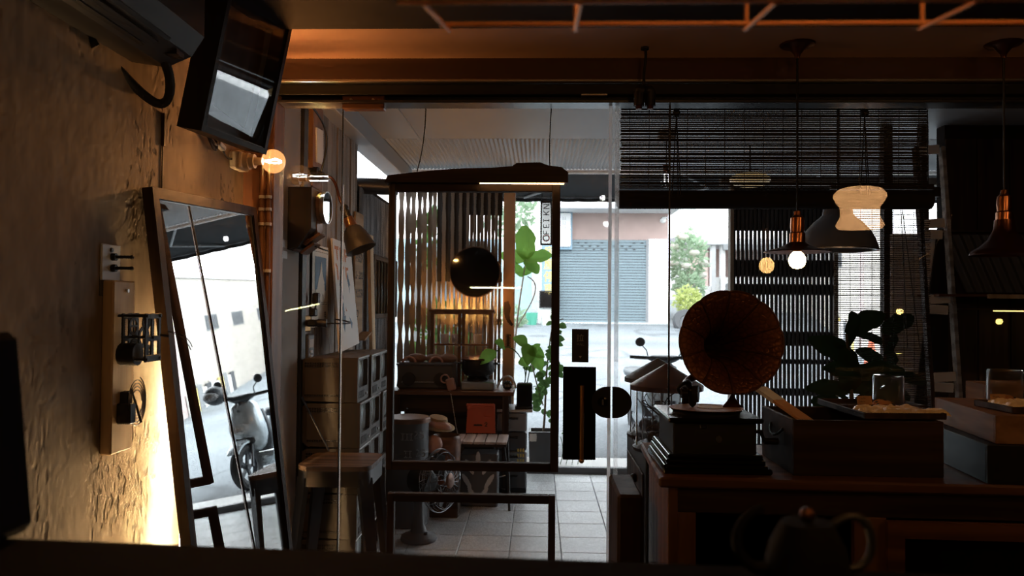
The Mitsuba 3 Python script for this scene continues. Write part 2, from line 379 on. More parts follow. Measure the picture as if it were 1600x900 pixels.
# header over the glass: glossy fascia, bright strip, dark track
hd = struct('trim_2', box(-1.21, 4.6, 3.16, 3.26, 2.342, 2.75), 'fascia')
put('bright_strip', box(-1.16, 4.6, 3.135, 3.165, 2.330, 2.3425, .003), 'alu', hd)
put('track', box(-1.08, 4.6, 3.16, 3.25, 2.285, 2.330, .003), 'black_metal', hd)
put('track_lip', box(-1.08, 4.6, 3.15, 3.25, 2.250, 2.262, .002), 'steel_dark', hd)
put('track_back', box(-1.08, 4.6, 3.2, 3.24, 2.255, 2.29), 'black_metal', hd)
jb = struct('trim_3', box(-1.215, -1.085, 3.13, 3.26, 0, 2.342, .004), 'wood_red_z')
for q, xx in enumerate((-1.128, -1.10)):
    cd = solo('conduit', rod((xx, 3.119, .05), (xx, 3.119, 2.05), .009, 10), 'wood_red_z', ('vertical conduit pipe beside the glowing globe bulb, nearer the wall', 'vertical conduit pipe beside the glowing globe bulb, nearer the glass')[q], 'pipe', smooth=40)
    for zz in (1.55, 1.74, 1.80, 1.85): put('clamp', cyl((xx, 3.119, zz), .0125, .012, 10), 'white_plastic', cd)

# ---- glass front
def pane(x0, x1, z0=0.005, z1=2.26, y=3.2):
    return tm([[x0, y, z0], [x1, y, z0], [x1, y, z1], [x0, y, z1]], [[0, 1, 2], [0, 2, 3]])
for n_, a, b in ((1, -1.085, -.822), (3, .308, .528), (4, .538, 2.2), (5, 2.21, 4.6)):
    wn = struct(f'window_{n_}', pane(a, b), 'glass')
    if n_ == 1: put('edge_seam', box(-.8225, -.8185, 3.196, 3.204, .02, 2.24), 'black', wn)
    if n_ == 3: put('clear_edge', pane(.308, .326, .02, 2.26, 3.2), 'strip_clear', wn)
    if n_ == 3: put('seam', box(.5285, .5345, 3.196, 3.204, 0.005, 2.26), 'black', wn)
dr_ = struct('door_1', pane(-.8165, .296), 'glass')
put('clear_edge', pane(.282, .296, .02, 2.26, 3.199), 'strip_clear', dr_)
put('clear_edge', pane(-.8165, -.812, .02, 1.92, 3.199), 'strip_clear', dr_)
pf = put('patch_fitting', box(-.820, -.644, 3.175, 3.225, 2.231, 2.322, .004), 'bronze_plate', dr_, label='brown patch hinge plate with two screws')
for xx in (-.782, -.69): put('screw', cyl((xx, 3.175, 2.268), .006, .005, 10, (0, -1, 0)), 'steel', pf)
tl = put('top_latch', box(.166, .272, 3.165, 3.2, 2.282, 2.33, .003), 'copper_dark', dr_)
put('latch_lip', box(.166, .272, 3.16, 3.2, 2.282, 2.289), 'alu', tl)
def half_disc(s):
    a = np.linspace(-90, 90, 25)
    return Polygon([(s * .065 * math.cos(math.radians(t)), .0625 * math.sin(math.radians(t))) for t in a] + [(-s * .012, .0625), (-s * .012, -.0625)][::1])
lk = put('lock', extr(half_disc(-1), .02, at(XZ, (.2805, 3.199, 1.034))), 'black_metal', dr_, smooth=30, label='round dark lock plate with a keyhole')
put('key_cylinder', cyl((.262, 3.18, 1.036), .021, .006, 20, (0, -1, 0)), 'black_gloss', lk, smooth=30)
kc = put('key_slot', cat(cbx(.262, 3.172, 1.036, .006, .004, .022), ball((.272, 3.174, 1.05), .005, 1)), 'steel', lk)
kp = put('lock_keeper', extr(half_disc(1), .02, at(XZ, (.3145, 3.199, 1.034))), 'black_metal', 'window_3', smooth=30)
hp = put('handle_plate', box(.102, .235, 3.188, 3.2, .799, 1.176, .002), 'black_gloss', dr_, label='tall black plate behind the door handle')
ph = put('pull_handle', cat(rod((.176, 3.14, .805), (.176, 3.14, 1.105), .0085, 14), rod((.176, 3.14, .825), (.176, 3.19, .825), .006), rod((.176, 3.14, 1.085), (.176, 3.19, 1.085), .006), ball((.176, 3.14, .805), .0105, 2)), 'brass', hp, smooth=40, label='slim brass pull bar')
sg = put('pull_sign', box(.137, .2045, 3.192, 3.199, 1.195, 1.330, .001), 'black', dr_, label='black PULL sign with grey lettering')
put('lettering', cat(xf(cjk('拉', .030), at(XZ, (.154, 3.192, 1.283))), xf(text('PULL', .0085), at(XZ, (.1565, 3.192, 1.264))), extr(Polygon([(-.006, .005), (.006, .005), (0, -.006)]), .001, at(XZ, (.171, 3.192, 1.216)))), 'grey_mid', sg)

# ---- the covered patio outside the glass
pc = struct('ceiling_patio', box(-1.3, 4.75, 3.26, 5.42, 2.59, 2.72), 'ceiling_grey')
xs = np.arange(-1.25, 4.75, .016); pts = [(x, 2.585 + (.012 if k % 2 else 0)) for k, x in enumerate(xs)]
put('ribbed_panel', extr(Polygon(pts + [(4.74, 2.72), (-1.25, 2.72)]), 1.22, at(XZ, (0, 6.64, 0))), 'ceiling_grey', pc)
for xx in (-.85, 1.15, 3.15): put('joint', box(xx, xx + .008, 3.3, 5.42, 2.583, 2.592), 'grey_mid', pc)
put('edge_beam', box(-1.25, -1.10, 3.26, 6.7, 2.47, 2.59, .004), 'ceiling_grey', pc)
put('front_tube', rod((-1.15, 6.68, 2.585), (4.7, 6.68, 2.585), .03, 12), 'white_paint', pc, smooth=40)
aw = thing('awning', 'black fabric awning over the shop front beyond the patio ceiling', 'awning')
xa0, xa1 = -.98, 4.7
put('cloth', cat(tm([[xa0, 6.72, 2.60], [xa1, 6.72, 2.60], [xa1, 7.72, 2.50], [xa0, 7.72, 2.50], [xa0, 6.72, 2.61], [xa1, 6.72, 2.61], [xa1, 7.72, 2.51], [xa0, 7.72, 2.51]], [[0, 1, 2], [0, 2, 3], [4, 6, 5], [4, 7, 6], [0, 4, 5], [0, 5, 1], [3, 2, 6], [3, 6, 7], [0, 3, 7], [0, 7, 4], [1, 5, 6], [1, 6, 2]])), 'fabric_black', aw)
fr = [(xa0 + (xa1 - xa0) * k / 160) for k in range(161)]
front = np.array([[x, 7.72 + .018 * math.sin(k * 1.1), z] for z in (2.51, 2.455) for k, x in enumerate(fr)])
put('valance', tm(front, [[i, i + 1, i + 162] for i in range(160)] + [[i, i + 162, i + 161] for i in range(160)]), 'fabric_black', aw)
put('front_bar', rod((xa0, 7.70, 2.505), (xa1, 7.70, 2.505), .018), 'grey_dark', aw)
for xx in (-.2, 1.2, 2.35, 3.4, 4.3):
    put('arm', cat(rod((xx, 6.72, 2.575), (xx + .35, 7.2, 2.52), .012), rod((xx + .35, 7.2, 2.52), (xx + .05, 7.68, 2.49), .012)), 'grey_mid', aw)

# ---------------------------------------------------------------- left wall, indoors
GX = about_eye(1.21 / 1.15)
ac = thing('air_conditioner', 'old split air conditioner high on the dark plaster wall', 'air conditioner')
prof = Polygon([(0, 2.10), (.10, 2.085), (.17, 2.115), (.205, 2.17), (.205, 2.335), (0, 2.335)])
acM = np.array([[1, 0, 0, -1.15], [0, 0, 1, 1.22], [0, 1, 0, 0], [0, 0, 0, 1.0]])
put('body', extr(prof.buffer(.008).buffer(-.008), .92, acM), 'enamel_dark', ac, smooth=35)
for k in range(3):
    put('louvre', cat(xf(cbx(0, 0, 0, .012, .70, .003), mat((-1.03 + .034 * k, 1.62, 2.092 + .007 * k), ry=-14 - 10 * k))), 'black', ac)
put('end_grille', box(-1.05, -.985, 2.06, 2.105, 2.098, 2.112), 'black', ac)
solo('drain_hose', tube(curve([(-1.06, 2.10, 2.11), (-1.05, 2.16, 2.05), (-1.10, 2.21, 2.00), (-1.135, 2.17, 2.02), (-1.145, 1.95, 2.08)], 40), .013, 10), 'rubber', 'black drain hose curling under the air conditioner', 'hose', smooth=60)
solo('wall_groove', cat(rod((-1.147, 2.32, 1.99), (-1.147, 2.32, 1.72), .0022, 6), box(-1.15, -1.14, 2.315, 2.325, 1.90, 2.0)), 'wood_dark', 'thin dark line standing in for a groove in the plaster wall above the mirror', 'cable')  # dark rod and slip added for the dark line of a plaster groove
def tilted(TLp, phi, lean):
    """a frame on the left wall: origin at its top-left-front corner, x along its width, y down, z out of its face"""
    a, l = math.radians(phi), math.radians(lean)
    w = np.array([math.sin(a), math.cos(a), 0]); nh = np.array([math.cos(a), -math.sin(a), 0])
    n = nh * math.cos(l) + np.array([0, 0, 1.]) * math.sin(l); down = nh * math.sin(l) - np.array([0, 0, 1.]) * math.cos(l)
    M = np.eye(4); M[:3, 0], M[:3, 1], M[:3, 2], M[:3, 3] = w, down, n, TLp
    return M
# framed print hung high, leaning out from the wall at its top
M = tilted((-.915, 2.26, 2.395), 10.0, -11.8)
pf_ = thing('framed_print', 'black framed print under glass tilted out from the wall above the globe bulb', 'picture')
for b in ring_frame(.375, .468, .018, .085): put('frame_bar', xf(b, M @ mat((.1875, .234, -.085))), 'black_metal', pf_)
put('backing', xf(box(.016, .359, .016, .452, -.08, -.066), M), 'ink_black', pf_)
put('mount', xf(box(.018, .357, .018, .450, -.066, -.062), M), 'grey_dark', pf_)
put('print', xf(extr(Polygon([(.06, .03), (.31, .03), (.325, .16), (.31, .40), (.06, .36)]), .002, mat((0, 0, -.062))), M), 'wood_dark', pf_)
put('glass', xf(tm([[.018, .018, -.008], [.357, .018, -.008], [.357, .45, -.008], [.018, .45, -.008]], [[0, 1, 2], [0, 2, 3]]), M), 'glass', pf_)
put('bottom_lip', xf(box(.018, .357, .446, .452, -.06, -.006), M), 'grey_dark', pf_)

GX = None
# globe bulb on the wall below the print
def bulb(parent, c, d, r, fil, power, col=WARM, glass=True, fr=.0022, neck=True):
    """globe bulb: centre c, axis d (from socket to tip), filament polylines fil in local coords (z along d)"""
    F = at(frame_to(d), c)
    if glass: put('globe', xf(trimesh.creation.icosphere(subdivisions=3, radius=r), F), 'glass', parent, smooth=True, emitter=glow((1, .40, .12), 1.1, .05))
    f = cat(*[xf(tube(q, fr, 6), F) for q in fil])
    area = f.area
    put('filament', f, 'emit', parent, emitter=glow(col, power / (math.pi * area), 5.0))
gb = thing('globe_wall_bulb', 'large clear globe bulb glowing amber on the wall under the tilted print', 'bulb')
gc = np.array((-1.052, 3.03, 1.985))
put('socket', cat(box(-1.21, -1.165, 2.98, 3.08, 1.95, 2.02, .006), cyl((-1.168, 3.03, 1.985), .034, .022, 24, (1, 0, 0)), cyl((-1.148, 3.03, 1.985), .028, .022, 24, (1, 0, 0)), cyl((-1.128, 3.03, 1.985), .017, .034, 20, (1, 0, 0), .014)), 'cream', gb, smooth=35)
loops = []
for s in (-1, 1):
    for q in (-1, 1): loops.append([(s * .010, q * .003, -.030), (s * .011, q * .006, -.004), (s * .010, q * .006, .0)]); loops.append([(s * .010, q * .006, .004), (s * .011, q * .006, .02), (s * .009, q * .003, .030)])
bulb(gb, gc, (1, 0, 0), .047, loops, 18.0, fr=.0018)
sw = thing('cord_switch', 'small inline cord switch under the tilted print', 'switch')
put('body', xf(box(-.012, .012, -.03, .03, -.01, .01, .004), mat((-1.195, 2.86, 2.012), rx=-12)), 'white_plastic', sw)
put('loop', tube(curve([(-1.20, 2.84, 2.01), (-1.19, 2.76, 2.01), (-1.19, 2.73, 2.05), (-1.20, 2.78, 2.06), (-1.19, 2.81, 2.02), (-1.195, 2.74, 2.03)], 30), .006, 6), 'black', sw)
put('cord', tube(curve([(-1.195, 2.88, 2.005), (-1.2, 2.93, 1.985), (-1.2, 2.985, 1.985)], 10), .004, 6), 'black', sw)

# tall leaning mirror
M = tilted((-1.179, 2.306, 1.773), 2.5, 6.13) @ mat(rz=-2.6)
mr = thing('leaning_mirror', 'tall dark framed mirror leaning against the left plaster wall', 'mirror')
wm, hm = .785, 1.765
def barprof(b, d): return None
bars = ring_frame(wm, hm, .034, .034)
for k, b in enumerate(bars): put('frame_bar', xf(b, M @ mat((wm / 2, hm / 2, -.024))), 'wood_dark', mr)
put('inner_trim', cat(*[xf(b, M @ mat((wm / 2, hm / 2, 0))) for b in ring_frame(wm - .062, hm - .062, .005, .006)]), 'steel_dark', mr, label='thin bright inner trim')
put('back_board', xf(box(.01, wm - .01, .01, hm - .01, -.024, -.012), M), 'wood_dark', mr)
put('mirror_glass', xf(tm([[.03, .03, 0], [wm - .03, .03, 0], [wm - .03, hm - .03, 0], [.03, hm - .03, 0]], [[0, 2, 1], [0, 3, 2]]), M), 'mirror', mr)
put('hanging_hook', xf(tube([(.52 + .008 * math.cos(t), -.006 + .008 * math.sin(t), -.01) for t in np.linspace(0, 6.28, 13)[:-1]], .002, 5, True), M), 'black', mr)
# light tube behind it
lt = thing('light_tube', 'glowing warm light tube standing behind the leaning mirror', 'lamp')
put('tube', rod((-1.115, 2.44, .10), (-1.178, 2.56, 1.38), .0105, 12), 'emit', lt, smooth=40, emitter=glow(WARM_W, 320.0, 6.0))
put('holder', cat(box(-1.135, -1.095, 2.42, 2.46, .0, .10), box(-1.208, -1.165, 2.55, 2.575, 1.375, 1.40)), 'white_plastic', lt)

# clock movement on a board, switch plate
GX = about_eye(1.21 / 1.15)
sp = thing('switch_plate', 'brushed metal plate with two toggle switches on the plaster wall', 'switch')
put('plate', box(-1.15, -1.143, 1.998, 2.088, 1.482, 1.578, .002), 'grey_light', sp)
put('back_box', box(-1.155, -1.148, 1.998, 2.085, 1.44, 1.49), 'grey_dark', sp)
for z in (1.545, 1.515): put('toggle', cat(cyl((-1.143, 2.045, z), .010, .012, 14, (1, 0, 0)), cyl((-1.131, 2.045, z), .0045, .034, 10, (1, .25, 0)), ball((-1.094, 2.054, z), .006, 1)), 'black_metal', sp, smooth=40)
put('screw', cyl((-1.143, 2.04, 1.563), .006, .004, 10, (1, 0, 0)), 'black', sp)
cb = thing('clock_board', 'bare clock movement mounted on a narrow wooden board on the wall', 'clock')
put('board', box(-1.15, -1.118, 2.012, 2.122, 1.022, 1.482, .004), 'wood_board', cb)
put('nail', cyl((-1.118, 2.075, 1.455), .005, .006, 10, (1, 0, 0)), 'steel', cb)
mv = put('movement', cat(*[box(-1.118 + d, -1.114 + d, 2.03, 2.115, 1.265, 1.265 + h, .001) for d, h in ((.012, .018), (.075, .018))],
     *[box(-1.106 + d, -1.102 + d, y, y + .014, 1.265, 1.395, .001) for d in (0, .062) for y in (2.03, 2.062, 2.10)],
     *[box(-1.106 + d, -1.102 + d, 2.03, 2.115, z, z + .014, .001) for d in (0, .062) for z in (1.265, 1.32, 1.38)],
     *[rod((-1.118, y, z), (-1.036, y, z), .004, 8) for y, z in ((2.037, 1.272), (2.107, 1.272), (2.037, 1.388), (2.107, 1.388), (2.07, 1.33))]), 'black_metal', cb)
for (d, y, z, r) in ((-1.09, 2.06, 1.36, .024), (-1.075, 2.085, 1.33, .028), (-1.085, 2.055, 1.30, .026), (-1.06, 2.08, 1.29, .018), (-1.058, 2.065, 1.37, .02)):
    pts = [(r * (1 + .08 * (k % 2)) * math.cos(k * math.pi / 24), r * (1 + .08 * (k % 2)) * math.sin(k * math.pi / 24)) for k in range(48)]
    wh = Polygon(pts).difference(Point(0, 0).buffer(r * .72)).union(sbox(-r * .8, -.003, r * .8, .003)).union(sbox(-.003, -r * .8, .003, r * .8)).union(Point(0, 0).buffer(.005))
    put('gear', extr(wh, .003, at(YZ, (d, y, z))), 'black_metal', mv)
put('spring_drum', cyl((-1.116, 2.052, 1.285), .03, .045, 20, (1, 0, 0)), 'black_metal', mv, smooth=40)
put('hammer', cat(rod((-1.034, 2.10, 1.335), (-1.01, 2.10, 1.333), .0035), tube(curve([(-1.02, 2.11, 1.345), (-1.0, 2.14, 1.33), (-.985, 2.18, 1.29)], 10), .0012, 5), tube(curve([(-1.02, 2.11, 1.345), (-.99, 2.13, 1.335), (-.975, 2.165, 1.30)], 10), .0012, 5)), 'black_metal', cb)
t_ = np.linspace(0, 4.2 * 2 * math.pi, 150)
put('gong_coil', tube(np.stack([-1.085 + .0 * t_, 2.078 + (.026 + .0052 * t_ / 6.28) * np.cos(t_), 1.155 + (.030 + .009 * t_ / 6.28) * np.sin(t_)], 1), .0014, 5), 'steel_dark', cb)
put('gong_block', cat(box(-1.118, -1.08, 2.035, 2.065, 1.10, 1.155, .003), box(-1.118, -1.095, 2.05, 2.075, 1.15, 1.185, .003), rod((-1.10, 2.075, 1.19), (-1.07, 2.075, 1.10), .003)), 'black', cb)

GX = None
# ---------------------------------------------------------------- patio: left wall
pl = struct('wall_patio', box(-1.34, -1.225, 3.26, 6.45, -.01, 2.25), 'dark_room')
put('upper_wall', box(-1.34, -1.225, 3.26, 5.06, 2.25, 2.6), 'dark_room', pl)
y, k = 3.82, 0
rnd = random.Random(3)
while y < 5.05:
    w = .1 + .02 * (k % 3 == 1)
    x = -1.2 + rnd.uniform(-.004, .004)
    put('plank', box(x - .02, x, y, min(y + w - .004, 5.07), .0, 2.59, .003), 'planks', pl); y += w; k += 1
struct('column_patio', box(-1.225, -1.165, 3.36, 3.74, 0, 2.59, .004), 'stucco')
solo('door_post', box(-1.225, -1.15, 3.745, 3.815, 0, 2.59, .004), 'black', 'black vertical post between the stucco column and the boards', 'post')
solo('red_board', box(-1.2, -1.178, 3.825, 3.96, 1.30, 2.05, .003), 'wood_red_z', 'reddish wooden board standing behind the calendar poster', 'board')
solo('reclaimed_board', box(-1.2, -1.175, 3.98, 4.16, 2.03, 2.53, .003), 'wood_red_z', 'upright reddish board above the projector lamp', 'board')
solo('grey_cloth', xf(box(-.004, .004, -.06, .06, -.09, .09), mat((-1.17, 4.08, 2.26), rx=4)), 'grey_light', 'pale torn sheet pinned on the board above the projector lamp', 'sheet')
sl = thing('sticker_plate', 'two small white stickers on the stucco column', 'sticker')
for z in (1.68, 1.63): put('label', box(-1.166, -1.1645, 3.44, 3.56, z, z + .035), 'paper_white', sl)
# corrugated sheets further out
def corr(y0, y1, z0, z1, x, amp=.008, pitch=.03):
    ys = np.arange(y0, y1 + 1e-6, pitch / 4); a = [(yy, x + amp * math.sin(2 * math.pi * (yy - y0) / pitch)) for yy in ys]
    v = []; f = []
    for yy, xx in a: v += [[xx, yy, z0], [xx, yy, z1]]
    n = len(a)
    for i in range(n - 1): f += [[2 * i, 2 * i + 2, 2 * i + 3], [2 * i, 2 * i + 3, 2 * i + 1]]
    return tm(v, f)
solo('corrugated_sheet', corr(5.09, 6.4, 1.78, 2.2, -1.19), 'zinc', 'weathered corrugated sheet topping the side wall beside the hung window frame', 'metal sheet', smooth=True)
solo('corrugated_sheet', corr(5.09, 5.5, .5, 1.78, -1.195), 'zinc', 'narrow corrugated sheet between the stencilled strip and the barred window', 'metal sheet', smooth=True)
solo('corrugated_sheet', corr(5.5, 6.4, .5, 1.32, -1.19), 'zinc', 'corrugated sheet below the barred window', 'metal sheet', smooth=True)
bw = thing('barred_window', 'dark barred window in the corrugated side wall', 'window')
for b in ring_frame(.9, .46, .035, .03): put('frame', xf(b, at(YZ, (-1.2, 5.95, 1.55))), 'black_metal', bw)
for k in range(8): put('bar', rod((-1.18, 5.56 + .11 * k, 1.34), (-1.18, 5.56 + .11 * k, 1.76), .007, 6), 'black_metal', bw)
put('pane', box(-1.215, -1.205, 5.5, 6.4, 1.32, 1.78), 'black_gloss', bw)
solo('stove_pipe', cat(cyl((-1.3, 5.2, 2.225), .055, .34, 24, (1, .25, 0)), cyl((-1.0, 5.275, 2.225), .06, .02, 24, (1, .25, 0))), 'steel_dark', 'dark round pipe poking over the side wall', 'pipe', smooth=40)
solo('leaning_plank', xf(box(-.012, .012, -.05, .05, 0, 1.9, .003), mat((-1.10, 5.32, 0), ry=-2)), 'wood_board', 'rough upright plank leaning on the corrugated wall', 'plank')

# magic-lantern style projector lamp on the wall
pj = thing('projector_lamp', 'old black projector with round lens face mounted on the plank wall', 'projector')
bx = Polygon([(0, 0), (.10, .02), (.16, .11), (.16, .30), (0, .30)])
put('body', extr(bx, .17, np.array([[1, 0, 0, -1.215], [0, 0, 1, 3.56], [0, 1, 0, 1.665], [0, 0, 0, 1.0]])), 'black_metal', pj)
put('drum', cat(cyl((-1.085, 3.70, 1.885), .076, .055, 28, (1, .0, 0)), cyl((-1.1, 3.70, 1.885), .06, .02, 24, (1, .0, 0)), cyl((-1.07, 3.69, 1.79), .05, .02, 20, (1, 0, 0))), 'bronze_plate', pj, smooth=40)
lens = put('lens', cyl((-1.030, 3.70, 1.885), .074, .010, 32, (1, -.03, 0)), 'mirror', pj, smooth=40, label='round glassy lens face')
put('bezel', lathe([(.074, -.004), (.079, -.004), (.079, .014), (.074, .014), (.074, -.004)], 32, at(frame_to((1, -.03, 0)), (-1.03, 3.70, 1.885))), 'steel', lens, smooth=40)
put('lower_vent', xf(cat(box(0, .09, -.07, .07, 0, .012), box(.02, .1, -.05, .05, -.03, -.018), box(.06, .15, -.06, .03, -.01, .004)), mat((-1.15, 3.66, 1.67), ry=-35)), 'bronze_plate', pj)
put('flap', xf(box(0, .06, -.05, .05, 0, .004), mat((-1.08, 3.70, 1.70), ry=22)), 'black', pj)
put('lettering', xf(text('Take it easy', .009, .0006), at(XZ, (-1.205, 3.5595, 1.80))), 'grey_dark', pj)
# socket with glowing tubular bulb
tb = thing('tubular_wall_bulb', 'glowing tubular filament bulb in a grey wall socket above the projector', 'bulb')
put('socket', cat(box(-1.22, -1.165, 3.60, 3.68, 1.975, 2.06, .004), cyl((-1.165, 3.64, 2.017), .030, .03, 20, (1, 0, 0))), 'grey_mid', tb, smooth=35)
put('neck', cyl((-1.135, 3.64, 2.017), .014, .03, 16, (1, 0, 0)), 'brass', tb, smooth=40)
pr_ = [(.012, 0), (.024, .02), (.028, .05), (.028, .09), (.02, .112), (.0, .12)]
put('envelope', lathe(pr_, 20, at(frame_to((1, 0, 0)), (-1.107, 3.64, 2.017))), 'glass', tb, smooth=True)
fils = cat(*[rod((-1.085 + .045 * q, 3.64, 2.017 + s * .012), (-1.047 + .045 * q, 3.64, 2.017 + s * .010), .0026, 6) for q in (0, 1) for s in (-1, 1)])
put('filament', fils, 'emit', tb, emitter=glow(WARM, 8.0 / (math.pi * fils.area), 2.5))
# gooseneck lamp
gn = thing('gooseneck_lamp', 'dark bronze bell lamp on a bent arm fixed to the plank wall', 'lamp')
put('bracket', cat(ball((-1.15, 4.02, 2.09), .03, 2), cyl((-1.2, 4.0, 2.10), .035, .05, 16, (1, 0, 0))), 'black_metal', gn, smooth=40)
put('arm', tube(curve([(-1.15, 4.02, 2.09), (-1.09, 4.05, 2.08), (-1.06, 4.05, 2.01), (-1.03, 4.05, 1.94)], 16), .008, 8), 'copper_dark', gn, smooth=60)
d_ = np.array((.42, -.08, -.9))
put('joint', cat(ball((-1.025, 4.05, 1.925), .024, 2), cyl((-1.02, 4.05, 1.91), .022, .04, 16, d_)), 'black', gn, smooth=40)
put('holder', cyl((-1.005, 4.047, 1.875), .027, .05, 20, d_, .032), 'copper', gn, smooth=40)
put('shade', lathe([(.030, 0), (.045, .012), (.062, .05), (.075, .11), (.082, .135), (.078, .135), (.07, .11), (.056, .05), (.03, .012)], 32, at(frame_to(d_), (-.985, 4.043, 1.83))), 'enamel_dark', gn, smooth=50)
put('cable', tube(curve([(-1.13, 3.60, 2.44), (-1.12, 3.85, 2.38), (-1.11, 4.0, 2.28), (-1.12, 4.0, 2.18), (-1.14, 4.01, 2.11)], 30), .006, 6), 'black', gn, smooth=60)
# calendar poster
ps = thing('calendar_poster', 'long calendar poster with a blue picture pinned to the plank wall', 'poster')
put('sheet', box(-1.178, -1.175, 4.0, 4.30, 1.30, 1.735), 'paper', ps)
put('picture', box(-1.175, -1.1735, 4.045, 4.255, 1.495, 1.675), 'ink_blue', ps)
pk = Polygon([(.0, .0), (.03, .0), (.05, .05), (.075, .08), (.09, .125), (.105, .15), (.12, .10), (.14, .065), (.16, .04), (.17, 0), (.19, -.01), (.17, -.05), (.12, -.02), (.09, -.09), (.06, -.03), (.02, -.05)])
put('pale_figure', extr(pk, .0012, at(YZ, (-1.1735, 4.055, 1.50))), 'paper', ps)
put('lines', cat(*[box(-1.175, -1.174, 4.01, 4.29, z, z + .002) for z in (1.72, 1.70, 1.43, 1.42)], *[box(-1.175, -1.174, 4.235, 4.26, 1.325 + .012 * k, 1.333 + .012 * k) for k in range(5)]), 'ink_black', ps)
# power socket, plug, thermostat
po = thing('power_socket', 'metal wall socket with a black plug beside the poster', 'socket')
put('plate', box(-1.178, -1.150, 3.80, 3.90, 1.285, 1.365, .004), 'brass', po)
put('plug', cat(box(-1.15, -1.10, 3.82, 3.87, 1.31, 1.345, .008), cyl((-1.10, 3.845, 1.328), .02, .045, 16, (1, .1, 0)), box(-1.15, -1.12, 3.86, 3.92, 1.36, 1.40, .006)), 'black', po, smooth=30)
put('adaptor', cat(box(-1.155, -1.125, 3.93, 3.98, 1.42, 1.48, .006), tube(curve([(-1.14, 3.95, 1.42), (-1.14, 3.93, 1.39), (-1.135, 3.89, 1.37)], 8), .005, 6), tube(curve([(-1.06, 3.85, 1.327), (-1.0, 3.9, 1.325), (-1.1, 4.2, 1.34)], 14), .004, 6)), 'black', po)
th = thing('wall_meter', 'dark wall meter with a small display and a column of keys under the socket', 'meter')
put('case', box(-1.178, -1.14, 3.83, 3.93, 1.08, 1.27, .006), 'grey_dark', th)
put('display', box(-1.14, -1.138, 3.845, 3.915, 1.205, 1.245), 'lamp_lens', th)
for k in range(4): put('key', box(-1.14, -1.136, 3.86, 3.90, 1.175 - .024 * k, 1.19 - .024 * k, .001), 'grey_light', th)
# white shipping board leaning on the televisions
def board4(BL, BR, TR, TL, th_=.012):
    p = np.array([BL, BR, TR, TL], float); n = np.cross(p[1] - p[0], p[3] - p[0]); n /= np.linalg.norm(n)
    return trimesh.convex.convex_hull(np.vstack([p, p - n * th_])), n
BL, BR, TR, TL = (-1.055, 4.13, 1.166), (-1.05, 4.54, 1.195), (-1.175, 4.80, 1.79), (-1.18, 4.40, 1.80)
bd, nn = board4(BL, BR, TR, TL)
ws = thing('shipping_board', 'white board with blue arrows and worn orange print leaning on the wall atop the televisions', 'board')
put('panel', bd, 'paper_white', ws)
BL, BR, TR, TL = map(np.array, (BL, BR, TR, TL))
def onb(poly, sgn=1):
    """polygon in board units (0..1, 0..1) -> thin print on the board's face"""
    q = np.array(poly.exterior.coords)[:-1]
    P3 = np.array([BL + u * (BR - BL) + v * ((TL - BL) * (1 - u) + (TR - BR) * u) for u, v in q])
    return trimesh.convex.convex_hull(np.vstack([P3 + nn * .0004, P3 + nn * .0012]))
ar = []
for u in (.28, .66):
    ar += [onb(sbox(u - .05, .44, u + .05, .58)), onb(Polygon([(u - .11, .57), (u + .11, .57), (u, .70)])), onb(sbox(u - .05, .27, u + .05, .41)), onb(Polygon([(u - .11, .29), (u + .11, .29), (u, .15)]))]
put('arrows', cat(*ar), 'ink_blue', ws)
og = [onb(Polygon([(u, v), (u + w, v), (u + w, v + h), (u, v + h)])) for (u, v, w, h) in ((.06, .90, .22, .035), (.14, .80, .06, .11), (.32, .80, .06, .13), (.32, .87, .2, .03), (.46, .80, .06, .13), (.58, .80, .06, .13), (.58, .90, .2, .03), (.58, .85, .16, .025), (.06, .74, .06, .03), (.10, .62, .06, .13), (.22, .62, .06, .13), (.34, .62, .06, .13), (.34, .72, .16, .03), (.34, .66, .14, .025), (.56, .62, .06, .13), (.56, .72, .18, .03), (.42, .43, .12, .10), (.42, .33, .1, .06))]
put('faded_letters', cat(*og), 'ink_orange', ws)
# stencilled strip
ss = thing('stencilled_strip', 'tall brown cardboard strip with black stencilled codes on the side wall', 'cardboard')
put('strip', box(-1.19, -1.178, 4.95, 5.17, 1.20, 2.02), 'cardboard', ss)
put('stencil', cat(*[xf(text(t, h, .001, True), at(YZ, (-1.178, 4.965, z))) for t, h, z in (('PREP', .055, 1.70), ('2-2020', .045, 1.59), ('Y1234', .05, 1.47), ('TO', .045, 1.34))]), 'ink_black', ss)
put('foot', xf(box(-.02, .06, 0, .2, 0, .01), mat((-1.17, 4.96, 1.19), rx=12)), 'cardboard', ss)

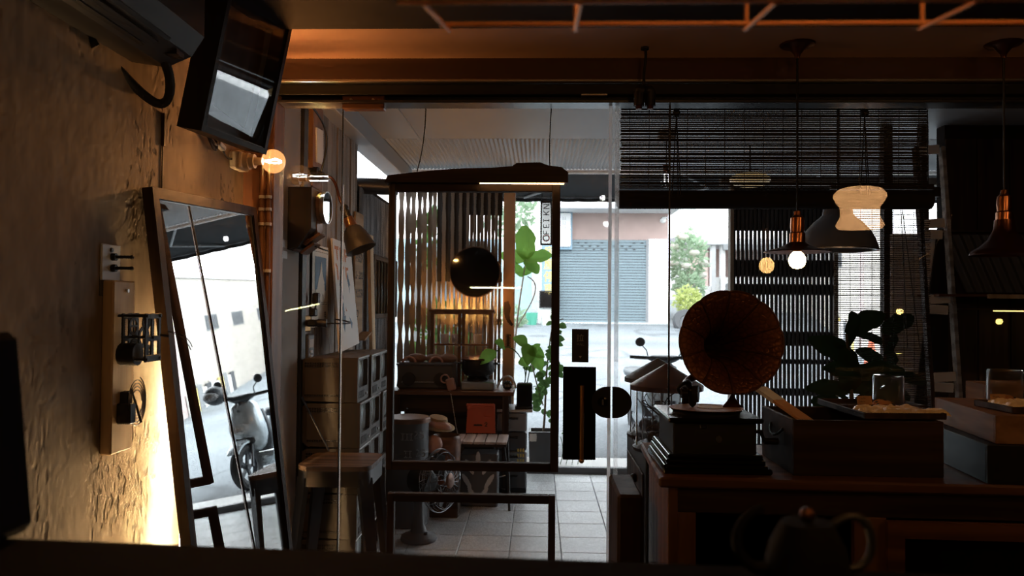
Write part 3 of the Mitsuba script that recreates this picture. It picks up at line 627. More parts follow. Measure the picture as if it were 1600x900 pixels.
# ---------------------------------------------------------------- televisions
tv_parts = None
def tv_meshes():
    o = {}
    case = loft([[(x, y, z) for y, z in rr] for x, rr in ((-.30, [(.03, .03), (.22, .03), (.22, .19), (.03, .19)]), (-.26, [(.006, .006), (.244, .006), (.244, .212), (.006, .212)]), (-.075, [(.002, .002), (.248, .002), (.248, .216), (.002, .216)]))])
    o['case'] = sh(case, 'tv_case')
    fr_ = sbox(0, 0, .25, .218).difference(affinity.translate(rrect(.19, .135, .012), .125, .135))
    o['bezel'] = sh(extr(fr_, .075, at(YZ, (-.075, 0, 0))), 'tv_bezel')
    g = 9; ys = np.linspace(.03, .22, g); zs = np.linspace(.0675, .2025, g)
    v = [[-.022 + .014 * (1 - ((y - .125) / .095) ** 2) * (1 - ((z - .135) / .0675) ** 2), y, z] for y in ys for z in zs]
    f = [q for i in range(g - 1) for j in range(g - 1) for q in ([i * g + j, (i + 1) * g + j, (i + 1) * g + j + 1], [i * g + j, (i + 1) * g + j + 1, i * g + j + 1])]
    o['screen'] = sh(tm(v, f), 'tv_screen', True)
    o['grille'] = sh(cat(*[box(0, .002, .03 + .011 * k, .036 + .011 * k, .015, .05) for k in range(11)]), 'black')
    o['trim'] = sh(box(-.002, .004, .004, .246, .2105, .2175, .001), 'steel', )
    o['button'] = sh(box(0, .005, .18, .21, .022, .034, .001), 'grey_mid')
    o['vent'] = sh(cat(*[box(-.26 + .012 * k, -.252 + .012 * k, -.0005, .004, z, z + .008) for k in range(14) for z in (.185, .172, .03)]), 'black')
    return o
tvm = tv_meshes()
rows = ['top', 'second', 'third', 'fourth', 'lowest']; cols = ['nearest the glass', 'in the middle of its row', 'farthest from the glass']
for r in range(5):
    for c in range(3):
        t = thing('television', f'small boxy tube television, {rows[r]} row of the stack, {cols[c]}', 'television', 'stacked tube televisions')
        ox = ((-.872, -.862, -.868, -.88, -.872)[r]) + .004 * ((r * 5 + c * 3) % 4 - 1)
        to = mat((ox, 3.76 + .256 * c, .945 - .22 * r))
        for q, d in tvm.items():
            if q == 'vent' and c: continue
            put(q, d, parent=t, to=to)
solo('television_plinth', box(-1.17, -.87, 3.76, 4.53, 0, .064, .004), 'grey_mid', 'low plinth under the stack of televisions', 'plinth')
solo('thin_rod', rod((-1.10, 3.60, .99), (-.985, 3.66, .73), .005, 6), 'steel_dark', 'thin grey rod leaning against the televisions behind the stool', 'rod')

# ---------------------------------------------------------------- metal stool with wooden seat
so = thing('metal_stool', 'tall metal stool with a worn wooden seat by the glass', 'stool')
sc = np.array((-.895, 3.55))
g = 25; xs_ = np.linspace(-.165, .165, g); R_ = rrect(.33, .33, .06)
seat = extr(R_, .022)
put('seat', xf(seat, mat((*sc, .692))), 'wood_seat', so, smooth=30, label='worn brown wooden seat')
put('apron', xf(extr(R_.difference(R_.buffer(-.006)), .07), mat((*sc, .624))), 'steel_dark', so, smooth=30)
for sx in (-1, 1):
    for sy in (-1, 1):
        top = np.array([sc[0] + sx * .135, sc[1] + sy * .135, .66]); bot = np.array([sc[0] + sx * .20, sc[1] + sy * .145, .0])
        s1 = [[-.035, -.012], [.035, -.012], [.035, .012], [-.035, .012]]; s2 = [[-.018, -.008], [.018, -.008], [.018, .008], [-.018, .008]]
        a = math.atan2(sy, sx) + math.pi / 2; ca, sa = math.cos(a), math.sin(a)
        put('leg', loft([[(q[0] + u * ca - v * sa, q[1] + u * sa + v * ca, q[2]) for u, v in s_] for q, s_ in ((bot, s2), (top, s1))]), 'steel_dark', so)
for p, q in (((-1, -1), (1, 1)), ((-1, 1), (1, -1))): put('brace', rod((sc[0] + p[0] * .17, sc[1] + p[1] * .145, .25), (sc[0] + q[0] * .17, sc[1] + q[1] * .145, .25), .006, 6), 'steel_dark', so)

# ---------------------------------------------------------------- hung window frame and standing frame
GX = about_eye(.9676)
wf = thing('hung_window_frame', 'tall dark wooden window frame with a curved crown hung before the patio', 'window frame')
def bar(x0, x1, z0, z1, y0=3.38, y1=3.42): return box(x0, x1, y0, y1, z0, z1, .003)
put('stile', bar(-.660, -.632, .705, 1.953), 'wood_dark', wf); put('stile', bar(.055, .090, .705, 1.953), 'wood_dark', wf)
put('rail', bar(-.632, .055, 1.920, 1.953), 'wood_dark_x', wf); put('rail', bar(-.632, .055, .705, .742), 'wood_dark_x', wf)
put('pane', tm([[-.632, 3.41, .742], [.055, 3.41, .742], [.055, 3.41, 1.92], [-.632, 3.41, 1.92]], [[0, 1, 2], [0, 2, 3]]), 'glass', wf)
cp = [(-.675, 1.955), (-.66, 1.985)] + [(-.66 + .05 * k, 1.985 + .034 * math.sin(math.pi * min(1, k / 9) * .5)) for k in range(1, 10)] + [(-.12, 2.026), (-.10, 2.040), (.0, 2.043), (.035, 2.03), (.095, 2.022), (.122, 2.0), (.122, 1.955)]
put('crown', extr(Polygon(cp), .10, at(XZ, (0, 3.45, 0))), 'wood_dark_x', wf, label='curved dark wooden crown')
put('light_strip', box(-.26, .105, 3.352, 3.366, 1.9495, 1.954), 'emit', wf, emitter=glow(WARM_W, 5.0, .3), label='warm light strip under the crown')
for xx in (-.51, .045): put('wire', tube(curve([(xx, 3.40, 2.628), (xx + .006, 3.40, 2.35), (xx - .003, 3.40, 2.15), (xx - (.03 if xx < 0 else 0), 3.40, 2.01)], 14), .0025, 6), 'black', wf)
lf = thing('low_window_frame', 'low dark wooden frame standing on the tiles by the glass door', 'window frame')
put('stile', bar(-.652, -.622, -.047, .604), 'wood_dark', lf); put('stile', bar(.048, .078, -.047, .604), 'wood_dark', lf)
put('rail', bar(-.622, .048, .568, .604), 'wood_dark_x', lf); put('rail', bar(-.622, .048, -.047, .0), 'wood_dark_x', lf)

GX = None
# ---------------------------------------------------------------- folding gates
def slat_poly(w0, w1, zb, z0=0.0, z1=2.42):
    """upright slat, narrow (w0) but widening to w1 at the heights zb"""
    zs = np.linspace(z0, z1, 150)
    def hw(z):
        d = min(abs(z - b) for b in zb)
        t = max(0, min(1, (d - .04) / .13)); t = t * t * (3 - 2 * t)
        return (w1 + (w0 - w1) * t) / 2
    zs2 = [z for i, z in enumerate(zs) if i in (0, 149) or i % 3 == 0]
    return Polygon([(-hw(z), z) for z in zs2] + [(hw(z), z) for z in reversed(zs2)])
gt = thing('folding_gate', 'dark steel folding gate half open behind the glazed cabinet, left of the shop entrance', 'gate')
bands = (.25, .62, .95, 1.28, 1.615, 1.80, 2.05, 2.36)
x, k = -1.16, 0
while x < -.33:
    f = (x + 1.16) / .84
    pitch = .052 - .022 * min(1, f * 1.6)
    put('slat', extr(slat_poly(.026 - .006 * min(1, f * 2), pitch * (1.0 if f < .25 else .93), bands), .012, at(XZ, (x, 6.506 + .03 * (k % 2), .056))), 'gate', gt); x += pitch; k += 1
put('top_track', box(-1.2, -.30, 6.47, 6.56, 2.44, 2.5, .004), 'gate', gt)
for z in (.62, 1.28): put('link_bar', box(-.85, -.31, 6.515, 6.525, z - .02, z + .03), 'gate', gt)
put('solid_band', box(-.86, -.31, 6.515, 6.523, 1.62, 1.70), 'gate_dark', gt); put('solid_band', box(-.86, -.31, 6.515, 6.523, 2.18, 2.44), 'gate_dark', gt); put('solid_band', box(-.86, -.60, 6.515, 6.523, 1.70, 2.18), 'gate_dark', gt)
pt = thing('painted_post', 'tan wooden post with a dark fish painting at the end of the folding gate', 'post')
put('post', box(-.298, -.202, 6.46, 6.56, 0, 2.56, .004), 'gate_tan', pt)
fish = Polygon([(-.03, .10), (-.035, .04), (-.02, -.02), (0, -.06), (.03, -.09), (.04, -.08), (.015, -.04), (.01, 0), (.02, .06), (0, .11)]).buffer(.004)
put('painting', cat(extr(fish, .001, at(XZ, (-.255, 6.46, 1.345))), extr(sbox(-.02, -.055, .02, .055).difference(sbox(-.015, -.05, .015, .05)), .001, at(XZ, (-.252, 6.46, 1.13))), extr(sbox(-.009, -.045, .009, .045).buffer(.003), .001, at(XZ, (-.252, 6.46, 1.13)))), 'wood_dark', pt)
gr = thing('folding_gate', 'dark folding gate drawn together at the right of the shop entrance', 'gate')
for k in range(24):
    put('slat', box(1.612 + .0345 * k - .0115, 1.612 + .0345 * k + .0115, 6.49, 6.515, .056, 2.42, .002), 'gate_dark', gr)
for a, b in ((2.06, 2.42), (1.68, 1.82), (1.53, 1.62), (1.11, 1.23), (.96, 1.0), (.70, .76), (.056, .30)): put('link_band', box(1.585, 2.44, 6.517, 6.53, a, b), 'gate_dark', gr)
put('end_post', box(1.575, 1.605, 6.47, 6.55, .056, 2.5, .003), 'gate', gr); put('end_post', box(2.425, 2.455, 6.47, 6.55, .056, 2.5, .003), 'gate', gr)
put('top_track', box(1.5, 4.6, 6.47, 6.56, 2.44, 2.5, .004), 'gate', gr)
# round dark mirror on the gate
rm = thing('round_mirror', 'round black mirror hung on the folding gate', 'mirror')
put('disc', cyl((-0.530, 6.420, 1.697), .205, .012, 48, (0, -1, 0)), 'mirror_black', rm, smooth=40)
put('rim', lathe([(.203, -.008), (.211, -.008), (.211, .014), (.203, .014), (.203, -.008)], 48, at(frame_to((0, -1, 0)), (-0.530, 6.420, 1.697))), 'wood_dark', rm, smooth=40)
put('wire', rod((-0.530, 6.44, 1.911), (-0.530, 6.46, 2.45), .003, 6), 'black', rm)

# ---------------------------------------------------------------- work table and what stands on it
wt = thing('work_table', 'dark wooden work table in front of the folding gate', 'table')
put('tabletop', box(-1.135, -.184, 5.9, 6.475, .738, .768, .004), 'wood_red', wt)
put('front_panel', box(-1.08, -.27, 5.99, 6.01, .60, .735), 'wood_dark_x', wt)
for xx in (-1.10, -.27):
    for yy in (5.90, 6.40): put('leg', box(xx, xx + .05, yy + .005, yy + .034, 0, .738, .003), 'wood_dark', wt)
put('back_panel', box(-1.08, -.33, 6.43, 6.45, .1, .73), 'wood_dark_x', wt)
GX = about_eye(1.113)          # the things on the table were measured against a table 5.3 m away; it stands at 5.9 m
cs = thing('black_case', 'black trunk-like case with two tan arc handles on the work table', 'case')
put('body', box(-.985, -.575, 5.42, 5.575, .836, 1.02, .012), 'enamel_grey', cs)
put('lid_edge', box(-.99, -.57, 5.41, 5.585, 1.0, 1.012, .002), 'steel_dark', cs)
for cx in (-.905, -.715): put('handle', tube([(cx + .045 * math.cos(t), 5.44, 1.015 + .042 * math.sin(t)) for t in np.linspace(-.35, math.pi + .2, 16)], .008, 8), 'pink', cs, smooth=60)
for cx in (-.90, -.68): put('knob', cyl((cx, 5.42, .905), .045, .03, 24, (0, -1, 0)), 'black', cs, smooth=40)
put('rail', rod((-.95, 5.405, .885), (-.6, 5.405, .885), .004, 6), 'steel', cs)
put('corner_plate', box(-.60, -.572, 5.415, 5.425, .84, 1.02, .002), 'steel_dark', cs)
for q, (cx, cy, s) in enumerate(((-.86, 5.50, 1.0), (-.74, 5.51, .9), (-.64, 5.50, 1.0))):
    bn = ball((cx, cy, 1.045), .055 * s, 3, (1.25, .9, .62))
    solo('bun', bn, 'bun', ('brown bun on the black case, nearest the side wall', 'brown bun in the middle on the black case', 'brown bun on the black case, nearest the pot')[q], 'bun', 'brown buns on the black case', smooth=True)
pg = thing('pink_adaptor', 'pale pink plug adaptor on the table edge with a thin cord hanging down', 'adaptor')
put('body', xf(cat(box(-.03, .03, -.02, .02, -.05, .035, .008), xf(tube([(.028 * math.cos(t), 0, .028 * math.sin(t)) for t in np.linspace(0, 6.28, 17)[:-1]], .006, 6, True), mat((-.03, 0, .04)))), mat((-.60, 5.34, .885), ry=-15)), 'pink', pg, smooth=30)
put('cord', tube(curve([(-.60, 5.31, .84), (-.58, 5.29, .75), (-.555, 5.3, .6), (-.525, 5.35, .45)], 20), .003, 6), 'grey_light', pg)
sv = thing('gas_stove', 'portable silver gas stove at the end of the work table', 'stove')
put('body', box(-.535, -.30, 5.36, 5.57, .836, .895, .008), 'steel', sv)
put('burner', cat(cyl((-.42, 5.465, .895), .075, .012, 24), cyl((-.42, 5.465, .905), .04, .012, 20), *[xf(box(.02, .1, -.004, .004, .0, .02), mat((-.42, 5.465, .902), rz=45 + 90 * k)) for k in range(4)]), 'black_metal', sv, smooth=30)
put('knob', cat(cyl((-.345, 5.36, .866), .018, .022, 20, (0, -1, 0)), box(-.349, -.341, 5.33, 5.34, .85, .882)), 'steel', sv, smooth=30)
pot = thing('cooking_pot', 'black cooking pot with a brown lid on the gas stove', 'pot')
put('body', lathe([(0, 0), (.07, .0), (.10, .018), (.118, .06), (.115, .105), (.11, .12), (.105, .12), (.10, .02), (0, .012)], 36, mat((-.42, 5.465, .922))), 'black_metal', pot, smooth=45)
put('lid', lathe([(0, .022), (.05, .02), (.09, .01), (.122, 0), (.122, .006), (.09, .016), (.05, .027), (0, .029)], 36, mat((-.42, 5.465, 1.043))), 'copper_dark', pot, smooth=45)
for s in (-1, 1): put('handle', tube([(-.42 + s * (.115 + .026 * math.sin(t)), 5.465 + .03 * math.cos(t), 1.015) for t in np.linspace(0, math.pi, 9)], .007, 6), 'black', pot, smooth=60)
hl = solo('hose_loop', tube(curve([(-.285, 5.5, .84), (-.255, 5.5, .905), (-.215, 5.5, .925), (-.175, 5.5, .895), (-.16, 5.5, .84)], 24), .007, 8), 'grey_light', 'pale arched hose at the end of the work table', 'hose', smooth=60)
kt = thing('kitchen_timer', 'small black timer cube under the pale arched hose', 'timer')
put('body', box(-.245, -.185, 5.44, 5.49, .836, .895, .014), 'black', kt)
put('digits', xf(text('0:00', .014), at(XZ, (-.233, 5.44, .858))), 'grey_light', kt)
GX = None
gc_ = thing('glazed_cabinet', 'small reddish glazed cabinet with two doors on the work table', 'cabinet')
gx0, gx1, gz0, gz1 = -.868, -.366, .769, 1.388
put('top', box(gx0 - .012, gx1 + .012, 6.228, 6.352, gz1 - .022, gz1, .003), 'wood_red', gc_)
put('bottom', box(gx0, gx1, 6.24, 6.35, gz0, gz0 + .03, .003), 'wood_red', gc_)
for a in (gx0, gx1 - .022): put('side', box(a, a + .022, 6.24, 6.35, gz0 + .03, gz1 - .022, .002), 'wood_red_z', gc_)
put('shelf', box(gx0 + .022, gx1 - .022, 6.245, 6.215, 1.10, 1.112), 'wood_red', gc_)
mid = (gx0 + gx1) / 2
for a, b in ((gx0 + .004, mid - .002), (mid + .002, gx1 - .004)):
    d_ = put('door', cat(*[xf(q, at(XZ, ((a + b) / 2, 6.24, (gz0 + gz1) / 2 + .002))) for q in ring_frame(b - a, gz1 - gz0 - .03, .026, .016)]), 'wood_red_z', gc_)
    put('pane', tm([[a + .02, 6.232, gz0 + .03], [b - .02, 6.232, gz0 + .03], [b - .02, 6.232, gz1 - .03], [a + .02, 6.232, gz1 - .03]], [[0, 1, 2], [0, 2, 3]]), 'glass', d_)
    put('knob', ball((b - .012 if b < mid else a + .012, 6.215, 1.10), .008, 1), 'brass', d_)
for q, (cx, cz) in enumerate(((-.76, 1.112), (-.67, 1.112), (-.49, 1.112), (-.53, .80), (-.73, .80))):
    c_ = thing('cup', ('pale cup on the cabinet shelf at its left end', 'second pale cup on the cabinet shelf', 'pale cup on the cabinet shelf behind the right door', 'jar at the bottom of the cabinet behind the right door', 'jar at the bottom of the cabinet behind the left door')[q], 'cup', 'crockery in the glazed cabinet')
    put('body', lathe([(0, 0), (.024, 0), (.034, .02), (.036, .075), (.033, .075), (.03, .022), (0, .01)], 20, mat((cx, 6.30, cz))), ('paper_white', 'grey_light', 'cream', 'grey_mid', 'kraft')[q], c_, smooth=40)
ls = thing('cabinet_light', 'warm light bar behind the top of the glazed cabinet', 'lamp')
put('bar', box(-.86, -.37, 6.366, 6.378, 1.368, 1.381), 'emit', ls, emitter=glow((1, .46, .13), 260.0, 3.0))
put('holder', box(-.87, -.36, 6.364, 6.38, 1.355, 1.367), 'black', ls)
put('bracket', cat(box(-.80, -.785, 6.34, 6.38, 1.345, 1.356), box(-.42, -.405, 6.34, 6.38, 1.345, 1.356)), 'black', ls)
# ---- under and beside the table
od = thing('oil_drum', 'dark oil drum with a brown lid beneath the hung window frame', 'drum')
put('body', lathe([(0, 0), (.138, 0), (.142, .01), (.138, .02), (.138, .23), (.143, .24), (.138, .25), (.138, .46), (.143, .47), (.138, .48), (.138, .66), (0, .66)], 40, mat((-.85, 5.08, 0))), 'grey_dark', od, smooth=35)
put('lid', lathe([(0, .035), (.14, .03), (.15, .022), (.152, .0), (.146, 0), (.13, .012), (0, .012)], 40, mat((-.85, 5.08, .662))), 'bronze_plate', od, smooth=35, label='brown dished lid')
put('lettering', cat(*[xf(text(t, .045, .002), at(XZ, (x_, 5.08 - math.sqrt(.138 ** 2 - (x_ + .02 + .85) ** 2) - .001, z_))) for t, x_, z_ in (('III', -.87, .56), ('25', -.80, .57), ('II', -.85, .45), ('25', -.79, .455))]), 'grey_mid', od)
hb = thing('straw_hat', 'straw hat hanging beside the oil drum', 'hat')
put('hat', xf(lathe([(0, .05), (.055, .045), (.068, .0), (.12, -.012), (.12, -.007), (.07, .006), (.06, .05), (0, .055)], 32), mat((-.675, 5.24, .62), ry=10, rx=8)), 'straw', hb, smooth=40)
bo = solo('shoe_last', xf(ball((0, 0, 0), .06, 3, (1.5, .8, .6)), mat((-.665, 5.2, .615), ry=8)), 'pink', 'upper pale wooden shoe form beside the oil drum', 'shoe form', smooth=True)
bo = solo('shoe_last', xf(ball((0, 0, 0), .055, 3, (1.1, .8, 1.1)), mat((-.69, 5.16, .50), ry=-30)), 'pink', 'lower pale wooden shoe form beside the oil drum', 'shoe form', smooth=True)
solo('wicker_basket', lathe([(0, 0), (.09, 0), (.10, .30), (.09, .32), (.085, .3), (0, .02)], 28, mat((-.62, 5.3, .22))), 'wood_red', 'woven basket beside the oil drum behind the fan', 'basket', smooth=40)
solo('basket_stand', box(-.72, -.53, 5.22, 5.4, 0, .22, .004), 'wood_dark_x', 'low dark box under the woven basket', 'box')
# fan
fn = thing('standing_fan', 'old floor fan with a wire cage on a round conical base', 'fan')
fx, fy = -.715, 4.72
put('base', lathe([(0, 0), (.105, 0), (.11, .012), (.105, .03), (.05, .055), (.033, .10), (.03, .16), (0, .16)], 36, mat((fx, fy, 0))), 'grey_dark', fn, smooth=40)
put('column', cyl((fx, fy, .14), .028, .22, 20), 'grey_dark', fn, smooth=40)
put('switch', cyl((fx + .05, fy - .06, .05), .012, .014, 12), 'black', fn, smooth=30)
ax = np.array((.90, -.42, 0.08)); ax /= np.linalg.norm(ax)
fc = np.array((-.585, 4.66, .375))
put('motor', cat(tube([fc - ax * .20, fc - ax * .19, fc - ax * .12, fc - ax * .05, fc - ax * .03], [.03, .065, .075, .06, .03], 24), ball(fc - ax * .16 - np.array((0, 0, .03)), .05, 2)), 'black_metal', fn, smooth=40)
F_ = at(frame_to(ax), fc)
cage = []
for k in range(20):
    a = 2 * math.pi * k / 20
    cage.append(tube([(r * math.cos(a + q), r * math.sin(a + q), z) for r, z, q in ((.045, .075, 0), (.10, .07, .1), (.16, .045, .2), (.185, .0, .25), (.16, -.04, .2), (.09, -.055, .1), (.04, -.05, 0))], .0016, 5))
for r, z in ((.185, 0), (.185, .012), (.165, .04), (.12, .064), (.14, -.05)): cage.append(tube([(r * math.cos(t), r * math.sin(t), z) for t in np.linspace(0, 2 * math.pi, 41)[:-1]], .0022, 5, True))
put('cage', xf(cat(*cage), F_), 'steel_dark', fn)
put('hub_badge', xf(lathe([(0, .085), (.038, .082), (.046, .075), (.04, .07), (0, .07)], 24), F_), 'bronze_plate', fn, smooth=40)
for k in range(4):
    a = k * math.pi / 2
    v = [(r * math.cos(a + q), r * math.sin(a + q), z) for r, q, z in ((.03, -.3, .012), (.15, -.35, .022), (.165, .1, 0), (.13, .55, -.022), (.03, .4, -.012))]
    put('blade', xf(tm(v + [(x_, y_, z_ - .002) for x_, y_, z_ in v], [[0, 1, 2], [0, 2, 3], [0, 3, 4], [5, 7, 6], [5, 8, 7], [5, 9, 8]] + [q for i in range(5) for q in ([i, i + 5, (i + 1) % 5], [(i + 1) % 5, i + 5, (i + 1) % 5 + 5])]), F_), 'black_metal', fn)
# folding stool with slatted seat
fs = thing('slatted_stool', 'folding stool with five pale wooden seat slats before the work table', 'stool')
for k in range(5):
    put('slat', box(-.605 + .079 * k, -.532 + .079 * k, 5.45, 5.79, .452, .468, .003), 'wood_pale', fs)
put('seat_rail', box(-.605, -.216, 5.47, 5.495, .43, .452), 'wood_dark_x', fs); put('seat_rail', box(-.605, -.216, 5.74, 5.765, .43, .452), 'wood_dark_x', fs)
for xx in (-.585, -.235):
    put('leg', rod((xx, 5.47, .44), (xx + (.03 if xx > -.4 else -.03), 5.80, .0), .009, 8), 'black_metal', fs); put('leg', rod((xx + .012, 5.77, .44), (xx + (.03 if xx > -.4 else -.03) + .012, 5.43, .0), .009, 8), 'black_metal', fs)
put('cross_brace', rod((-.60, 5.63, .10), (-.23, 5.63, .20), .004, 6), 'steel', fs); put('cross_brace', rod((-.60, 5.63, .20), (-.23, 5.63, .10), .004, 6), 'steel_dark', fs)
rb = thing('red_bag', 'rust red carrier with arched handles behind the slatted stool', 'bag')
prof_ = [(-.11, 0), (.11, 0), (.10, .20), (-.10, .20)]
put('body', cat(extr(Polygon(prof_).difference(affinity.translate(affinity.scale(Point(0, 0).buffer(.04), 1.2, .8), .055, .15)), .01, at(XZ, (-.425, 5.825, .47))), box(-.525, -.325, 5.83, 5.96, .47, .66)), 'orange_red', rb)
put('handle', cat(box(-.535, -.32, 5.805, 5.825, .665, .69, .006), xf(box(-.03, .03, -.01, .01, -.012, .012, .005), mat((-.50, 5.80, .665), ry=-25))), 'orange_red', rb)
put('emblem', cat(xf(text('2', .03, .001, True), at(XZ, (-.40, 5.814, .52))), cbx(-.445, 5.814, .53, .06, .002, .012)), 'ink_black', rb)
solo('bag_stand', box(-.55, -.32, 5.825, 5.97, 0, .468, .004), 'black', 'dark box behind the slatted stool under the red carrier', 'box')
lc = thing('leaf_crate', 'dark crate with a pale leaf pattern under the slatted stool', 'crate')
put('body', box(-.545, -.28, 5.52, 5.72, .0, .37, .008), 'grey_dark', lc)
lfp = [affinity.translate(affinity.rotate(affinity.scale(Point(0, 0).buffer(.03), .55, 2.0), a), x_, z_) for x_, z_, a in ((-.48, .28, 28), (-.36, .28, -28), (-.50, .18, 32), (-.34, .18, -32), (-.46, .09, 30), (-.38, .09, -30), (-.42, .33, 0))]
put('leaf_pattern', cat(*[extr(q, .0015, at(XZ, (0, 5.52, 0))) for q in lfp]), 'grey_light', lc)
db = thing('drawer_stack', 'grey plastic drawer stack at the end of the work table', 'drawers')
for k in range(4):
    d_ = put('drawer', box(-.31, -.085, 5.955, 6.30, .03 + .145 * k, .165 + .145 * k, .008), ('grey_dark', 'grey_mid', 'grey_dark', 'grey_mid')[k], db)
    put('pull', box(-.24, -.15, 5.94, 5.955, .12 + .145 * k, .135 + .145 * k, .003), 'black', d_)
put('lid', box(-.315, -.04, 5.945, 6.305, .61, .628, .004), 'grey_light', db)
put('plinth', box(-.31, -.085, 5.955, 6.30, 0, .03), 'black', db)
put('yellow_sticker', cat(*[box(-.155 + .02 * (k % 3), -.142 + .02 * (k % 3), 5.9535, 5.955, .19 + .04 * (k // 3), .215 + .04 * (k // 3)) for k in range(12)]), 'yellow', db)

# ---------------------------------------------------------------- bamboo blinds
def blind(name, label, x0, x1, y, z0, z1, pitch, th_, strings, gap_jit=0.0, seed=1):
    rr = random.Random(seed)
    b = thing(name, label, 'blind')
    z, k = z1, 0
    while z > z0:
        j = gap_jit
        dz0, dz1 = rr.uniform(-j, j), rr.uniform(-j, j)
        t = th_ * rr.uniform(.75, 1.2)
        put('slat', tm(*hexa(x0 + rr.uniform(-.004, .004), x1 + rr.uniform(-.004, .004), y - .0015, y + .0015, z + dz0, z + dz1, t)), 'bamboo', b)
        z -= pitch; k += 1
    for i in range(strings):
        xx = x0 + (x1 - x0) * (i + .5) / strings
        put('string', rod((xx, y - .003, z0), (xx + rr.uniform(-.006, .006), y - .003, z1), .0014, 5), 'black', b)
    return b
def hexa(x0, x1, y0, y1, za, zb, t):
    v = [[x0, y0, za], [x0, y1, za], [x0, y1, za + t], [x0, y0, za + t], [x1, y0, zb], [x1, y1, zb], [x1, y1, zb + t], [x1, y0, zb + t]]
    f = [[0, 1, 2], [0, 2, 3], [4, 6, 5], [4, 7, 6], [0, 4, 5], [0, 5, 1], [1, 5, 6], [1, 6, 2], [2, 6, 7], [2, 7, 3], [3, 7, 4], [3, 4, 0]]
    return v, f
b1 = blind('bamboo_blind', 'wide bamboo blind rolled half way up behind the glass front', .345, 1.640, 3.345, 1.93, 2.29, .0078, .0052, 16, .0022, 4)
put('roll', tube([(.338, 3.36, 1.884), (1.66, 3.36, 1.888)], .040, 14), 'bamboo', b1, smooth=40)
put('roll_end', cyl((.336, 3.36, 1.884), .03, .004, 14, (-1, 0, 0)), 'wood_dark', b1)
put('top_batten', box(.335, 1.66, 3.335, 3.36, 2.285, 2.31), 'wood_dark_x', b1)
put('hanger', cat(rod((.5, 3.35, 2.30), (.5, 3.35, 2.59), .003, 5), rod((1.5, 3.35, 2.30), (1.5, 3.35, 2.59), .003, 5)), 'black', b1)
for xx in (.58, 1.37):
    put('cleat', cat(box(xx - .012, xx + .012, 3.325, 3.335, 2.235, 2.30, .003), ball((xx, 3.32, 2.25), .016, 1)), 'black', b1)
    for q in (-.012, .006, .014): put('cord', rod((xx, 3.325, 2.24), (xx + q * 1.6, 3.325, 1.87), .0022, 5), 'black', b1)
b2 = blind('bamboo_blind', 'full length bamboo blind over the bright gap right of the folding gate', 1.72, 2.27, 4.6, .62, 2.12, .0125, .0042, 9, .0018, 9)
put('top_batten', box(1.70, 2.29, 4.59, 4.62, 2.12, 2.15), 'wood_dark_x', b2)
put('cord', rod((2.09, 4.58, 2.10), (2.13, 4.58, 1.20), .0025, 5), 'black', b2); put('cord', rod((2.09, 4.58, 2.10), (2.20, 4.58, 1.2), .0025, 5), 'black', b2)
put('hanger', cat(rod((1.75, 4.605, 2.14), (1.75, 4.605, 2.59), .003, 5), rod((2.26, 4.605, 2.14), (2.26, 4.605, 2.59), .003, 5)), 'black', b2)
# right hand end of the patio
wr = struct('wall_patio_right', box(2.56, 4.6, 5.0, 5.1, 0, 2.59), 'dark_room')
for k in range(10): put('board', box(2.56 + .2 * k, 2.752 + .2 * k, 4.985, 5.0, 0, 2.5, .003), 'wood_dark', wr)
solo('grey_board', box(2.225, 2.545, 5.0, 5.02, .02, 1.90, .003), 'white_paint', 'tall grey board standing behind the full length blind', 'board')
solo('opening_posts', cat(box(2.19, 2.245, 5.02, 5.08, 0, 2.59), box(2.425, 2.47, 5.02, 5.08, 0, 2.59), box(2.245, 2.56, 5.02, 5.08, 2.14, 2.2)), 'wood_dark', 'dark upright posts of the opening above the grey board', 'frame')
solo('slanted_shadow', extr(Polygon([(2.25, .02), (2.56, .02), (2.56, 1.92), (2.50, 1.92)]), .015, at(XZ, (0, 4.98, 0))), 'black', 'dark slanted sheet standing in for the shadow on the grey board', 'panel')  # black sheet put in as the slanted shadow on the grey board
ld = thing('ladder', 'wooden ladder with pale worn rungs leaning on the dark right wall', 'ladder')
for k in range(8): put('rung', xf(box(2.355, 2.485, -.012, .012, -.028, .028, .004), mat((0, 4.70 + .03 * k, .62 + .232 * k), ry=(-4 if k % 2 else 3))), 'white_paint', ld)
for xx in (2.338, 2.50): put('stile', xf(box(-.012, .012, -.025, .025, 0, 2.45, .003), mat((xx, 4.62, .0), rx=-7)), 'wood_grey' if xx > 2.4 else 'wood_dark', ld)
cpn = thing('corrugated_sheet', 'slanting corrugated sheet on the dark right wall behind the copper bell pendant', 'metal sheet')
pts = []
for k in range(81):
    u = k / 80 * .6; pts.append((u, .010 * math.sin(k * math.pi / 4)))
v = [[p, q * 1.0, h] for p, q in pts for h in (0, .36)]; f = []
for i in range(80): f += [[2 * i, 2 * i + 2, 2 * i + 3], [2 * i, 2 * i + 3, 2 * i + 1]]
put('sheet', xf(tm(v, f), mat((2.66, 4.95, 1.53)) @ np.array([[1, 0, -.42, 0], [0, 1, 0, 0], [0, 0, 1, 0], [0, 0, 0, 1.]])), 'grey_dark', cpn, smooth=True)
put('batten', box(2.42, 3.4, 4.93, 4.98, 1.905, 1.92), 'wood_dark_x', cpn)
shf = thing('wall_shelf', 'dark shelf under the slanting corrugated sheet on the right wall', 'shelf')
put('board', box(2.38, 3.6, 4.72, 4.985, 1.50, 1.515), 'wood_red', shf)
put('edge', box(2.66, 3.6, 4.70, 4.72, 1.49, 1.515), 'wood_board', shf)
put('lower_board', box(2.55, 3.6, 4.74, 4.985, 1.42, 1.432), 'wood_dark_x', shf)
put('under_light', box(2.75, 3.5, 4.80, 4.815, 1.412, 1.42), 'emit', shf, emitter=glow((1, .72, .25), 1.6))
